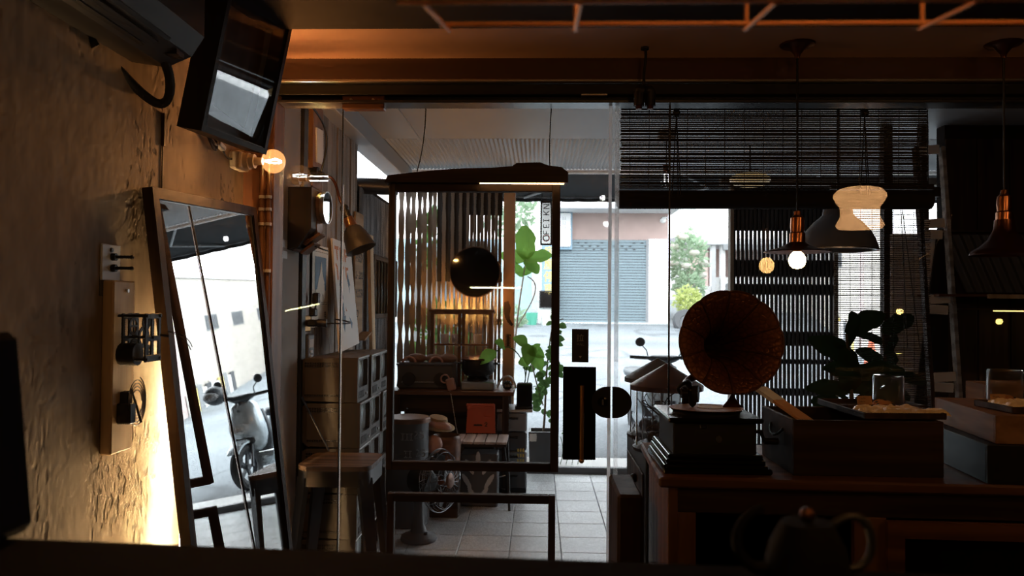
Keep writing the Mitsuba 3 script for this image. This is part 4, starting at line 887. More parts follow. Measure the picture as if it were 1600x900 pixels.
# ---------------------------------------------------------------- lanterns on their cabinet
for q, (lx, ly) in enumerate(((.575, 3.52), (.59, 3.88))):
    l = thing('glass_lantern', ('glass lantern with a conical metal lid, nearer the glass', 'glass lantern with a conical metal lid, half hidden behind another')[q], 'lantern', 'glass lanterns with conical lids')
    put('lid', lathe([(0, .105), (.006, .103), (.158, .012), (.162, .008), (.162, -.012), (.155, -.012), (.155, .006), (0, .09)], 40, mat((lx, ly, 1.066))), 'grey_dark' if q else 'bronze_plate', l, smooth=30)
    gl_r = .138
    put('glass', tm([[lx + gl_r * math.cos(a), ly + gl_r * math.sin(a), z] for z in (.815, 1.06) for a in np.arange(12) * math.pi / 6 + .2], [t for j in range(12) for t in ([j, (j + 1) % 12, (j + 1) % 12 + 12], [j, (j + 1) % 12 + 12, j + 12])]), 'glass', l)
    for a in np.arange(12)[::2] * math.pi / 6 + .2: put('came', rod((lx + gl_r * math.cos(a), ly + gl_r * math.sin(a), .81), (lx + gl_r * math.cos(a), ly + gl_r * math.sin(a), 1.06), .0032, 6), 'steel', l)
    put('base', lathe([(0, 0), (.15, 0), (.15, .012), (.12, .03), (0, .03)], 24, mat((lx, ly, .787))), 'black', l)
    rr = random.Random(q + 5)
    wires = []
    for k in range(9):
        p0 = np.array([lx + rr.uniform(-.05, .05), ly + rr.uniform(-.05, .05), .82]); pp = [p0]
        for j in range(5): pp.append(pp[-1] + np.array([rr.uniform(-.055, .055), rr.uniform(-.04, .04), rr.uniform(.01, .06)]))
        pp = np.array(pp); pp[:, 0] = np.clip(pp[:, 0], lx - .11, lx + .11); pp[:, 1] = np.clip(pp[:, 1], ly - .10, ly + .10)
        wires.append(tube(curve(pp, 24), .0022, 5))
    put('dry_twig', cat(*wires), 'stem', l)
    put('moss', cat(*[ball((lx + rr.uniform(-.07, .07), ly + rr.uniform(-.07, .07), .83), rr.uniform(.015, .035), 1) for _ in range(12)]), 'ink_black', l)
    put('candle_cup', cyl((lx + .03, ly - .06, .82), .025, .035, 18), 'grey_light', l, smooth=40)
lb = thing('lantern_cabinet', 'narrow black carved cabinet carrying the glass lanterns', 'cabinet')
put('body', box(.46, .80, 3.34, 4.05, 0, .785, .006), 'black', lb)
put('panel', box(.452, .46, 3.40, 3.98, .1, .70, .003), 'wood_dark', lb)
put('knob', ball((.44, 3.60, .64), .02, 2), 'black', lb, smooth=True)
put('carving', cat(*[tube(curve([(.45, 3.45 + .1 * k, .15), (.44, 3.5 + .1 * k, .25), (.45, 3.42 + .1 * k, .38), (.44, 3.47 + .1 * k, .5)], 14), .008, 6) for k in range(5)]), 'black_gloss', lb)

# ---------------------------------------------------------------- pendants
def pendant(name, label, x, y, zc, shade, zs, lit=False, mtl='copper_dark'):
    p = thing(name, label, 'pendant lamp')
    put('canopy', lathe([(0, -.055), (.008, -.055), (.012, -.04), (.035, -.012), (.062, -.006), (.066, 0), (0, 0)], 28, mat((x, y, zc))), 'copper_dark', p, smooth=40)
    put('cord', rod((x, y, zc - .05), (x, y, zs + .12), .0042, 6), 'black', p)
    so_ = put('socket', lathe([(0, .125), (.012, .125), (.014, .11), (.024, .10), (.026, .07), (.024, .045), (.029, .04), (.029, .01), (.03, 0), (0, 0)], 24, mat((x, y, zs))), 'copper', p, smooth=35)
    put('shade', lathe(shade, 44, mat((x, y, zs))), mtl, p, smooth=40)
    return p
flat_shade = [(.026, .008), (.034, .004), (.06, -.012), (.122, -.028), (.124, -.030), (.122, -.032), (.06, -.016), (.03, 0.0)]
p1 = pendant('pendant_lamp', 'lit copper pendant with a flat dish shade and a bare glowing bulb', .983, 3.0, 2.435, flat_shade, 1.668, True)
bz = 1.606
put('bulb_neck', cyl((.983, 3.0, 1.635), .014, .03, 16), 'brass', p1, smooth=40)
put('bulb', lathe([(0, -.034), (.016, -.031), (.028, -.02), (.0325, -.004), (.0315, .01), (.024, .024), (.014, .034), (0, .036)], 24, mat((.983, 3.0, bz))), 'emit', p1, smooth=True, emitter=glow((1.0, .56, .20), 16.0, 1.5), label='glowing bulb')
bell = [(.034, .012), (.036, -.02), (.045, -.04), (.058, -.065), (.085, -.09), (.112, -.106), (.118, -.12), (.116, -.122), (.11, -.112), (.083, -.095), (.055, -.07), (.042, -.045), (.032, -.02)]
p2_ = pendant('pendant_lamp', 'unlit copper pendant with a bell shade at the far right', 1.757, 3.0, 2.435, bell, 1.752)
# dome lamp outside the glass, tilted slightly by its cable
dm = thing('dome_lamp', 'large dark enamel dome lamp hanging on the patio behind the pendants', 'pendant lamp')
put('shade', lathe([(.030, .232), (.062, .222), (.068, .21), (.072, .175), (.085, .160), (.115, .135), (.15, .095), (.175, .05), (.184, .018), (.188, 0), (.182, 0), (.168, .05), (.143, .09), (.11, .128), (.07, .155), (.03, .2)], 56, mat((1.475, 3.9, 1.712))), 'enamel', dm, smooth=40)
put('rim', lathe([(.182, -.003), (.190, -.003), (.190, .004), (.182, .004), (.182, -.003)], 56, mat((1.475, 3.9, 1.712))), 'steel', dm, smooth=40)
put('cord', rod((1.475, 3.9, 1.93), (1.475, 3.9, 2.59), .005, 6), 'black', dm)
# small caged bulb hanging under the patio ceiling
hb_ = thing('caged_bulb', 'small glowing bulb on a cord under the patio ceiling behind the blind', 'bulb')
bx_, by_, bz_ = .85, 5.25, 2.285
put('ceiling_box', box(bx_ - .055, bx_ + .055, by_ - .04, by_ + .04, 2.545, 2.59, .004), 'grey_mid', hb_)
put('cord', rod((bx_, by_, 2.55), (bx_, by_, 2.36), .004, 6), 'black', hb_)
put('holder', cyl((bx_, by_, 2.325), .022, .05, 16), 'copper_dark', hb_, smooth=40)
put('envelope', lathe([(0, -.06), (.02, -.055), (.035, -.03), (.038, 0), (.03, .03), (.018, .045)], 20, mat((bx_, by_, bz_))), 'glass', hb_, smooth=True)
fl_ = cat(*[rod((bx_ + s * .012, by_, bz_ - .03), (bx_ + s * .012, by_, bz_ + .03), .004, 6) for s in (-1, 1)])
put('filament', fl_, 'emit', hb_, emitter=glow(WARM, 2.2 / (math.pi * fl_.area)))
ol = thing('oval_reflection', 'dim glowing oval standing in for a lamp reflection, behind the blind', 'lamp')  # glowing oval added in place of a lamp reflection on the glass
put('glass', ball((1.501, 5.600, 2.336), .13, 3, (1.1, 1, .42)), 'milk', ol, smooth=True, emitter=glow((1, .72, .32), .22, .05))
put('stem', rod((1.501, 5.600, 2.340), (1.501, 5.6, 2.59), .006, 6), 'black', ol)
# twin plugs hanging from the ceiling
tp = thing('hanging_plugs', 'pair of black sockets hanging on a cord from the ceiling by the door', 'socket')
hx, hy = .405, 3.03
put('cord', tube(curve([(hx, hy, 2.435), (hx + .004, hy, 2.40), (hx - .003, hy, 2.33), (hx, hy, 2.28)], 12), .006, 6), 'black', tp)
for s in (-1, 1):
    h = put('socket', cat(cyl((hx + s * .022, hy, 2.205), .020, .055, 16), ball((hx + s * .016, hy, 2.265), .022, 2)), 'black', tp, smooth=40)
    put('tip', cyl((hx + s * .022, hy, 2.192), .012, .014, 14), 'copper_dark', h)
put('hook', cat(cyl((hx, hy, 2.425), .016, .01, 12)), 'black', tp)

# ---------------------------------------------------------------- counter
CM = mat((.405, 2.44, 0), rz=-2.2)           # counter's own frame: x along its front, y to the back
def cput(name, m, b, par, **kw): return put(name, xf(m, CM), b, par, **kw)
ct = thing('display_counter', 'long dark reddish wooden display counter with framed glass front', 'counter')
cput('top', box(-.03, 2.9, -.02, .60, .868, .900, .006), 'wood_red', ct, smooth=30)
cput('side_panel', box(0, .03, .0, .58, 0, .868, .002), 'wood_red_z', ct)
cput('base', box(.03, 2.88, .02, .58, 0, .10), 'wood_dark_x', ct)
cput('back_panel', box(.03, 2.88, .56, .58, .10, .868), 'wood_dark_x', ct)
cput('top_rail', box(.03, 2.88, .0, .03, .79, .868, .002), 'wood_dark_x', ct)
cput('bottom_rail', box(.03, 2.88, .0, .03, .10, .18, .002), 'wood_dark_x', ct)
for k, xx in enumerate((.03, .56, .60, 1.22, 1.85, 2.48)): cput('stile', box(xx, xx + .055, .0, .03, .18, .79, .002), 'wood_red_z', ct)
for k, (a, b) in enumerate(((.62, 1.21), (1.28, 1.84))):
    d_ = cput('door', cat(*[xf(q, at(XZ, ((a + b) / 2 + .03, -.002, .485))) for q in ring_frame(b - a, .60, .05, .02)]), 'wood_red', ct)
    cput('door_pane', cbx((a + b) / 2 + .03, .0, .485, b - a - .08, .004, .52), 'black_gloss', d_)
    cput('pull', cyl((b - .01, -.02, .50), .012, .02, 12, (0, -1, 0)), 'brass', d_)
cput('cupboard_floor', box(.03, 2.85, .03, .56, .10, .12), 'black', ct)
solo('dark_bin', box(.278, .366, 2.72, 3.06, 0, .772, .01), 'wood_dark', 'narrow dark wooden box standing at the left end of the counter', 'box')
# gramophone
gm = thing('gramophone', 'old gramophone with a large copper flower horn on a black case', 'gramophone')
gx0, gx1, gy0, gy1 = .425, .700, 2.50, 2.80
put('base', cat(box(gx0 - .03, gx1 + .035, gy0 - .03, gy1 + .03, .9005, .918, .004), extr(Polygon([(gx0 - .022, 0), (gx1 + .022, 0), (gx1 + .004, .045), (gx0 - .004, .045)]), gy1 - gy0 + .03, at(XZ, (0, gy1 + .015, .915)))), 'black_gloss', gm)
for k in range(3): put('moulding', cat(rod((gx0 - .022 + .007 * k, gy0 - .02, .922 + .016 * k), (gx0 - .022 + .007 * k, gy1 + .02, .922 + .016 * k), .007, 8), rod((gx0 - .02 + .007 * k, gy0 - .022 + .004 * k, .922 + .016 * k), (gx1 + .02 - .007 * k, gy0 - .022 + .004 * k, .922 + .016 * k), .007, 8)), 'black_gloss', gm, smooth=50)
put('case', box(gx0 + .006, gx1 - .006, gy0 + .005, gy1 - .005, .955, 1.058, .004), 'black', gm)
put('top_plate', box(gx0 - .012, gx1 + .012, gy0 - .015, gy1 + .012, 1.058, 1.074, .005), 'black_gloss', gm)
put('emblem', extr(Point(0, 0).buffer(.010), .002, at(XZ, (.575, gy0 + .005, 1.005))), 'steel', gm)
rc = put('record', lathe([(0, .0), (.116, 0), (.118, .002), (.116, .004), (.042, .004), (.04, .0045), (0, .0045)], 48, mat((.562, 2.632, 1.082))), 'black_gloss', gm, smooth=30)
put('paper_sleeve', lathe([(0, .0), (.121, .0), (.121, .0016), (0, .0016)], 48, mat((.562, 2.632, 1.0875), rx=-1.0)), 'wood_tan', rc)
put('label', lathe([(0, 0), (.042, 0), (.042, .001), (0, .001)], 30, mat((.575, 2.632, 1.0905))), 'paper', rc)
put('platter', cyl((.562, 2.632, 1.073), .11, .009, 36), 'black_metal', gm)
put('sleeve_corner', xf(extr(Polygon([(-.035, 0), (.04, 0), (.02, .012), (.0, .05), (-.018, .02)]), .003), at(XZ, (.655, 2.66, 1.088))), 'copper_dark', gm)
put('crank', cat(rod((gx1, 2.64, 1.01), (gx1 + .05, 2.64, 1.01), .006), rod((gx1 + .045, 2.64, 1.01), (gx1 + .045, 2.60, .985), .006), cyl((gx1 + .045, 2.60, .985), .011, .045, 12, (1, 0, 0))), 'black_metal', gm, smooth=40)
put('latch', cbx(gx0 + .10, gy0 + .003, 1.045, .02, .006, .014, .002), 'steel_dark', gm)
# horn: petalled bell on a curved neck
hc = np.array((.628, 2.56, 1.312)); hd_ = np.array((.03, -.98, .13)); hd_ /= np.linalg.norm(hd_)
HF = at(frame_to(hd_), hc)
NP, NA, NS = 10, 160, 26
R0, R1, L = .016, .168, .45
rings, uvs = [], []
for i in range(NS):
    s = i / (NS - 1)
    zz = -L + L * (1 - (1 - s) ** 1.25)
    r = R0 + (R1 - R0) * (.34 * s + .66 * s ** 4.8)
    ring = []
    for j in range(NA):
        a = 2 * math.pi * j / NA
        c = abs(math.cos(NP * a / 2))                # 1 on petal centre, 0 on seams
        rr_ = r * (1 + .028 * s ** 2 * (c ** .6 - .6)); z2 = zz - .004 * s ** 2 * (1 - c) ** 3
        ring.append((rr_ * math.cos(a), rr_ * math.sin(a), z2))
        uvs.append((j / NA, s))
    rings.append(ring)
hm_ = loft(rings, caps=False)
put('horn', xf(hm_, HF), 'horn', gm, smooth=True, uv=np.array(uvs), label='petalled copper horn with embossed flowers')
seams = []
for q in range(NP):
    a = (2 * q + 1) * math.pi / NP
    j = int(round(a / (2 * math.pi) * NA)) % NA
    seams.append(tube([np.array(rings[i][j]) + np.array((0, 0, .001)) for i in range(8, NS)], np.linspace(.0015, .0034, NS - 8), 6))
put('horn_seam', xf(cat(*seams), HF), 'horn_seam', gm, smooth=60)
put('horn_rim', xf(tube(rings[-1], .0028, 6, True), HF), 'horn_seam', gm, smooth=60)
nk0 = (HF @ np.array((0, 0, -L + .004, 1)))[:3]
put('horn_neck', tube(curve([nk0, nk0 - hd_ * .05, (.60, 2.86, 1.20), (.545, 2.80, 1.17), (.515, 2.72, 1.155)], 20), np.linspace(.017, .013, 20), 12), 'copper_dark', gm, smooth=60)
ta = put('tone_arm', cat(tube(curve([(.515, 2.72, 1.155), (.512, 2.69, 1.165), (.512, 2.66, 1.15), (.516, 2.64, 1.115)], 16), .012, 12), ball((.517, 2.635, 1.12), .020, 2, (.8, .6, 1.5)), rod((.517, 2.635, 1.10), (.517, 2.632, 1.090), .003)), 'black_metal', gm, smooth=50)
put('sound_box', cat(cyl((.517, 2.625, 1.135), .028, .018, 24, (.9, -.3, 0)), cyl((.48, 2.64, 1.135), .016, .02, 16, (1, 0, 0)), tube(curve([(.49, 2.66, 1.13), (.475, 2.66, 1.15), (.49, 2.66, 1.165), (.51, 2.67, 1.165)], 10), .006, 8)), 'black_metal', ta, smooth=40)
put('bracket', cat(rod((.515, 2.76, 1.07), (.515, 2.74, 1.16), .012, 10), box(.50, .53, 2.74, 2.80, 1.07, 1.085)), 'black_metal', gm)

# open crate with trays
def crate(name, label, x0, x1, y0, y1, z0, z1, m, group=None, open_=True, rz=0):
    c = thing(name, label, 'crate', group)
    Mx = mat((x0, y0, z0), rz=rz); w, d, h = x1 - x0, y1 - y0, z1 - z0
    put('front_board', xf(box(0, w, 0, .012, 0, h, .002), Mx), m, c); put('back_board', xf(box(0, w, d - .012, d, 0, h, .002), Mx), m, c)
    put('end_board', xf(box(0, .012, .012, d - .012, 0, h, .002), Mx), m, c); put('end_board', xf(box(w - .012, w, .012, d - .012, 0, h, .002), Mx), m, c)
    put('bottom', xf(box(.012, w - .012, .012, d - .012, 0, .01), Mx), m, c)
    if not open_: put('lid', xf(box(0, w, 0, d, h - .01, h, .002), Mx), m, c)
    return c, Mx
c1, M1 = crate('open_crate', 'open dark wooden crate in the middle of the counter', .800, 1.262, 2.475, 2.82, .9005, 1.074, 'wood_dark_x')
put('grip', xf(tube(curve([(-.002, .10, .13), (-.012, .13, .11), (-.012, .2, .11), (-.002, .23, .13)], 12), .005, 6), M1), 'black', c1)
cs_ = thing('cardboard_slat', 'pale edged strip of wood lying aslant over the crate corner', 'strip')
A_, B_ = np.array((.776, 2.76, 1.142)), np.array((.852, 2.505, 1.066))
dd = B_ - A_; Fm = at(frame_to(dd, (0, 0, 1)), A_)
put('strip', xf(box(-.022, .022, -.006, .006, .0, np.linalg.norm(dd), .002), Fm), 'kraft', cs_)
put('pale_tip', xf(box(-.0225, .0225, -.0065, .0065, -.001, np.linalg.norm(dd) * .42), Fm), 'grey_light', cs_)
def tray(name, label, x, y, z, w, d, rz, m='wood_red', rim=.010):
    t = thing(name, label, 'tray', 'serving trays on the crates')
    Mx = mat((x, y, z), rz=rz)
    put('base', xf(box(0, w, 0, d, 0, .006), Mx), 'wood_dark_x', t)
    put('rim', xf(cat(box(-.006, w + .006, -.006, .002, 0, .020, .002), box(-.006, w + .006, d - .002, d + .006, 0, .020, .002), box(-.006, .002, 0, d, 0, .020, .002), box(w - .002, w + .006, 0, d, 0, .020, .002)), Mx), m, t)
    return t, Mx
t1, TM1 = tray('tray', 'dark tray of wrapped cookies across the open crate', 1.035, 2.505, 1.0755, .25, .19, 3, 'wood_dark')
t1b, TM1b = tray('tray', 'dark tray under the glass jar at the back of the open crate', 1.03, 2.71, 1.0755, .29, .17, 2, 'wood_dark')
def packet(i, Mx, x, y, z, s, label, group):
    rr = random.Random(i); p = thing('cookie_packet', label, 'cookie packet', group)
    n = 12; u = np.linspace(-1, 1, n); vs = []
    for a in u:
        for b in u:
            e = (1 - abs(a) ** 4) * (1 - abs(b) ** 4)
            h = .016 * e ** .6 + .005 * e * (meshkit.noise(np.array([a * 2.4 + i, b * 2.4, 3.0])) - .5) * 3
            vs.append((a * .042 * s, b * .036 * s, h + .001 + .004 * meshkit.noise(np.array([a * 5 + i, b * 5, 9.0]))))
    f = [q for a in range(n - 1) for b in range(n - 1) for q in ([a * n + b, (a + 1) * n + b, (a + 1) * n + b + 1], [a * n + b, (a + 1) * n + b + 1, a * n + b + 1])]
    Mp = Mx @ mat((x, y, z), rz=rr.uniform(-40, 40), rx=rr.uniform(-6, 6))
    put('wrapper', xf(tm(vs, f), Mp), 'packet', p)
    put('cookie', xf(lathe([(0, 0), (.024, 0), (.028, .004), (.024, .0085), (0, .010)], 20), Mp @ mat((0, 0, .0008))), 'cookie', p, smooth=40)
k = 0
for tM, where, n_ in ((TM1, 'across the open crate', 7), (None, 'on the light wooden box', 8)):
    if tM is None:
        t2, TM2 = tray('tray', 'dark tray of wrapped cookies on the light wooden box', 1.462, 2.455, 1.106, .32, .18, 4, 'wood_dark'); tM = TM2
    for i in range(n_):
        packet(k, tM, .045 + .068 * (i % 4) + .02 * (i // 4), .05 + .085 * (i // 4), .007, 1.0, 'wrapped cookie, ' + ('first', 'second', 'third', 'fourth')[i % 4] + ' from left in the ' + ('front', 'back')[i // 4] + (' row of the crate tray' if k < 7 else ' row of the right tray'), f'wrapped cookies on the tray {where}'); k += 1
# light wooden box over a dark one
c2, M2 = crate('dark_crate', 'dark crate with faint pale characters under the light wooden box', 1.352, 2.15, 2.40, 2.86, .9005, 1.018, 'black', open_=False, rz=-5)
chars = []
for r_, (row, z_, h_, x_) in enumerate((('新京米', .062, .028, .16), ('糖製造町', .018, .032, .10))):
    for i_, ch in enumerate(row): chars.append(xf(cjk(ch, h_, .0006), at(XZ, (x_ + i_ * .055, -.0005, z_))))
put('characters', xf(cat(*chars), M2), 'grey_mid', c2)
c3, M3 = crate('light_wooden_box', 'light brown wooden box carrying a cookie tray at the right of the counter', 1.385, 2.2, 2.415, 2.90, 1.0185, 1.104, 'wood_tan', open_=False, rz=-7)
c4, M4 = crate('wooden_box', 'further brown wooden box behind the glass jar at the right', 1.665, 2.1, 2.97, 3.13, .9005, 1.145, 'wood_tan', open_=False, rz=-5)
def jar(label, x, y, z, r, h):
    j = thing('glass_jar', label, 'glass jar', 'upturned glass jars')
    put('glass', lathe([(r, 0), (r, h * .93), (r * .94, h), (0, h), (0, h - .003), (r * .92, h - .003), (r - .003, h * .92), (r - .003, 0), (r, 0)], 36, mat((x, y, z))), 'glass_solid', j, smooth=40)
    return j
scene['mat_glass_solid'] = {'type': 'dielectric', 'int_ior': 1.48}
jar('clear upturned glass jar over a cookie behind the crate tray', 1.232, 2.79, 1.083, .052, .108)
jar('clear upturned glass jar over a cookie behind the right hand tray', 1.615, 2.76, 1.1045, .057, .115)
def cookie(label, x, y, z, rx):
    c = thing('cookie', label, 'cookie', 'show cookies'); Mx = mat((x, y, z), rx=rx)
    put('biscuit', xf(lathe([(0, 0), (.034, 0), (.040, .006), (.036, .014), (.02, .018), (0, .019)], 28), Mx), 'cookie', c, smooth=40)
    rr = random.Random(int(x * 100)); put('chips', xf(cat(*[ball((.026 * math.cos(a), .026 * math.sin(a), .015), .0055, 1) for a in [rr.uniform(0, 6.3) for _ in range(7)]]), Mx), 'ink_black', c)
cookie('round cookie beside the card on the crate', 1.192, 2.735, 1.083, 22)
cookie('round cookie beside the card on the light wooden box', 1.585, 2.685, 1.106, 30)
def card(label, x, y, z, rz):
    c = thing('price_card', label, 'card', 'price cards'); Mx = mat((x, y, z), rz=rz, rx=-14)
    put('card', xf(box(-.026, .026, 0, .0012, 0, .034), Mx), 'kraft', c)
    put('print', xf(cat(*[xf(text(t, h, .0003), at(XZ, (-.018, -.0001, zz))) for t, h, zz in (('TASTE.', .0052, .022), ('COOKIE', .0036, .013))]), Mx), 'ink_black', c)
    put('stand', xf(box(-.028, .028, -.004, .012, -.004, .002), Mx), 'black', c)
card('small brown card before the glass jar on the crate', 1.128, 2.735, 1.089, 2)
card('small brown card before the glass jar on the light wooden box', 1.537, 2.66, 1.109, 3)

# ---------------------------------------------------------------- plants
def leaf(L, Wd, bend=.25, n=7, fold=.15, tip=1.0, notch=0):
    """a leaf blade along +x from the origin, droop in -z"""
    us = np.linspace(0, 1, n); v = []
    for u in us:
        w = Wd / 2 * math.sin(math.pi * min(1, u ** .85 * .97 + .015)) ** .75 if tip else 0
        if notch: w = Wd / 2 * (math.sin(math.pi * (.06 + .9 * u)) ** .8) * (1 - .25 * math.exp(-((u - .45) / .12) ** 2))
        z = -bend * L * u * u
        for s in (-1, -.5, 0, .5, 1): v.append((L * u, s * w, z + fold * abs(s) * w + .006 * L * math.sin(9 * u + 3 * s)))
    f = []
    for i in range(n - 1):
        for j in range(4):
            a = i * 5 + j; f += [[a, a + 5, a + 6], [a, a + 6, a + 1]]
    return tm(v, f)
def put_leaves(par, spots, mtl, meshes, name='leaf'):
    """spots: (position, direction, scale, roll)"""
    for i, (p, d, s, roll) in enumerate(spots):
        face = np.array((.35 * math.sin(7 * i + roll), -.85, .5 + .3 * math.cos(5 * i)))
        d = np.asarray(d, float) / np.linalg.norm(d); up = np.array((0, 0, 1.0))
        if abs(d @ up) > .95: up = np.array((1., 0, 0))
        yv = np.cross(up, d); yv /= np.linalg.norm(yv); zv = np.cross(d, yv)
        z2 = face - (face @ d) * d; z2 /= np.linalg.norm(z2) + 1e-9; y2 = np.cross(z2, d)
        Mx = np.eye(4); Mx[:3, 0], Mx[:3, 1], Mx[:3, 2], Mx[:3, 3] = d * s, y2 * s, z2 * s, p
        put(name, meshes[i % len(meshes)], parent=par, to=Mx)
fiddle = [sh(leaf(1, .62, .25, 9, .18, notch=1), 'leaf_dark', True), sh(leaf(1, .55, .4, 9, .1, notch=1), 'leaf_dark', True)]
def fig(label, x, y, ztop, h, n, seed, L, potz=0.0):
    p = thing('fiddle_leaf_fig', label, 'plant'); rr = random.Random(seed)
    st_ = curve([(x, y, potz + .30), (x + .015, y, potz + .3 + .4 * (ztop - potz - .3)), (x - .01, y + .01, ztop)], 16)
    put('trunk', tube(st_, np.linspace(.016, .008, 16), 8), 'stem', p, smooth=60)
    spots = []
    for k in range(n):
        u = 1 - (k / n) * h; q = st_[min(15, int(u * 15))]
        a = k * 2.4 + rr.uniform(-.3, .3); el = .75 - .9 * (k / n) + rr.uniform(-.2, .2)
        spots.append((q, (math.cos(a), math.sin(a) * .8, el), L * rr.uniform(.8, 1.1), rr.uniform(-.5, .5)))
    put_leaves(p, spots, 'leaf_dark', fiddle)
    put('pot', lathe([(0, 0), (.11, 0), (.14, .28), (.15, .30), (.135, .30), (.13, .27), (0, .27)], 28, mat((x, y, potz))), 'black', p, smooth=40)
    put('soil', cyl((x, y, potz + .262), .128, .012, 24), 'soil', p)
fig('dark fiddle leaf fig behind the open crate, against the bright blind', 1.475, 3.75, 1.30, .7, 24, 3, .225)
fig('dim fiddle leaf fig between the full length blind and the grey board', 2.10, 4.80, 1.27, .5, 11, 11, .21)

# ---------------------------------------------------------------- foreground
FM = mat((0, .865, 0), rz=-3.2)
fg = thing('foreground_counter', 'dark counter edge across the bottom of the view', 'counter')
put('top', xf(box(-1.05, 1.9, -.30, .0, 1.10, 1.148, .006), FM), 'near_black', fg, smooth=30)
put('panel', xf(box(-1.05, 1.9, -.05, -.02, 0, 1.10), FM), 'near_black', fg)
solo('dark_board', xf(box(-.02, .02, -.12, .0, .0, .24, .01), mat((-.625, .93, 1.148), ry=-6)), 'near_black', 'dark upright panel at the left end of the near counter', 'panel')
GX = mat((.272, .8, 1.1485)) @ mat(s=.74) @ mat((-.272, -.8, -1.1485))
kl = thing('gooseneck_kettle', 'dark gooseneck kettle half hidden on the near counter', 'kettle')
kx, ky, kz = .272, .80, 1.1485
put('body', lathe([(0, 0), (.055, 0), (.058, .01), (.05, .05), (.036, .078), (.034, .082), (0, .082)], 32, mat((kx, ky, kz))), 'black_dull', kl, smooth=40)
put('spout', tube(curve([(kx - .05, ky, kz + .02), (kx - .085, ky, kz + .03), (kx - .095, ky, kz + .06), (kx - .075, ky, kz + .092), (kx - .06, ky, kz + .10)], 18), np.linspace(.009, .005, 18), 10), 'black_dull', kl, smooth=60)
put('lid_knob', ball((kx, ky, kz + .092), .010, 2), 'copper_dark', kl, smooth=True)
put('handle', tube(curve([(kx + .03, ky, kz + .075), (kx + .08, ky, kz + .08), (kx + .085, ky, kz + .04), (kx + .05, ky, kz + .02)], 14), .006, 8), 'black', kl, smooth=60)
GX = None
# copper rack overhead
rk = thing('copper_rack', 'blurred copper wire rack hanging overhead near the viewer', 'rack')
zr = 1.752
put('rod', rod((-.118, .90, zr), (.95, .90, zr), .0032, 10), 'copper_rod', rk, smooth=60); put('rod', rod((-.150, .80, zr - .012), (.95, .80, zr - .012), .0030, 10), 'copper_rod', rk, smooth=60)
for xx in (-.108, .040, .237, .436, .64): put('cross_rod', rod((xx - (.012 if xx < 0 else 0), .79, zr - .018), (xx, .905, zr - .005), .0028, 8), 'copper_rod', rk, smooth=60)
for xx in (.04, .237, .436, .64): put('hanger', rod((xx, .90, zr - .006), (xx, .90, 2.40), .0028, 8), 'copper_rod', rk, smooth=60)
ry_ = thing('rack_board', 'pale board lying on the copper rack overhead', 'board')
put('board', box(-.15, .95, .56, .806, zr - .0095, zr + .002), 'paper_white', ry_)

# ---------------------------------------------------------------- street
S_ = .07
def gz(y): return .06 + S_ * (y - 6.70)
v = []; f = []
struct('street', tm([[-60, 6.90, gz(6.90)], [120, 6.90, gz(6.90)], [120, 90, gz(90)], [-60, 90, gz(90)], [-60, 6.90, -3], [120, 6.90, -3]], [[0, 1, 2], [0, 2, 3], [0, 4, 5], [0, 5, 1]]), 'asphalt')
ap = struct('sidewalk', tm([[-30, 6.70, .055], [60, 6.70, .055], [60, 6.95, gz(6.95) + .004], [-30, 6.95, gz(6.95) + .004], [-30, 6.7, -.2], [60, 6.7, -.2], [60, 6.95, -.2], [-30, 6.95, -.2]], [[0, 1, 2], [0, 2, 3], [3, 2, 6], [3, 6, 7], [0, 4, 5], [0, 5, 1]]), 'white_wall')
YB = 18.1
# the far side of the street was surveyed at 18.1 m and stands at 20 m
GX = about_eye(20.0 / YB)
S_new = S_; S_ = .085
# pale apron before the roller shutter
struct('path', box(-2.2, 3.2, 14.9, YB, gz(14.9) - 1, gz(14.9) + .01 + .0), 'white_wall')
# building with the roller shutter
bl = thing('shutter_building', 'pinkish building with a grey roller shutter across the street', 'building')
sx0, sx1, sz0, sz1 = .42, 2.53, 1.045, 2.965
put('wall', box(.30, 2.98, YB + .02, YB + 3.2, 1.0, sz1 + .85), 'pink_wall', bl)
put('side_pier', box(sx1, 2.99, YB - .05, YB + .02, .6, sz1 + .02), 'white_wall', bl)
put('eaves', box(.2, 3.1, YB - .9, YB + .3, sz1 + .62, sz1 + .74), 'grey_light', bl)
put('step', box(.3, 3.0, YB - .12, YB + .02, .6, sz0), 'white_wall', bl)
nsl = 30
sl_ = sh(cat(box(sx0, sx1, -.012, 0, 0, .05, .01), box(sx0, sx1, .004, .01, .05, .064)), 'shutter')
shu = put('roller_shutter', box(sx0, sx1, YB + .012, YB + .02, sz0, sz1), 'grey_dark', bl)
for k in range(nsl): put('slat', sl_, parent=shu, to=mat((0, YB + .008, sz0 + .064 * k)))
put('vent_holes', cat(*[box(.50 + .185 * k + (.09 if r_ == 1 else 0), .56 + .185 * k + (.09 if r_ == 1 else 0), YB - .008, YB - .003, sz1 - .09 - .075 * r_, sz1 - .066 - .075 * r_) for k in range(11) for r_ in range(3) if (k * 3 + r_) % 4]), 'black', shu)
put('guide_rail', box(sx1 - .06, sx1, YB - .03, YB + .02, sz0, sz1), 'grey_mid', bl)
put('pillar', box(-.02, .41, YB - .25, YB + .4, .8, 3.9), 'white_wall', bl)
ob = thing('camera_dome', 'small white wall camera at the corner of the pinkish building', 'camera')
put('body', cat(ball((2.86, YB - .0, 3.42), .07, 2), box(2.84, 2.95, YB - .05, YB + .03, 3.46, 3.50)), 'white_paint', ob, smooth=True)
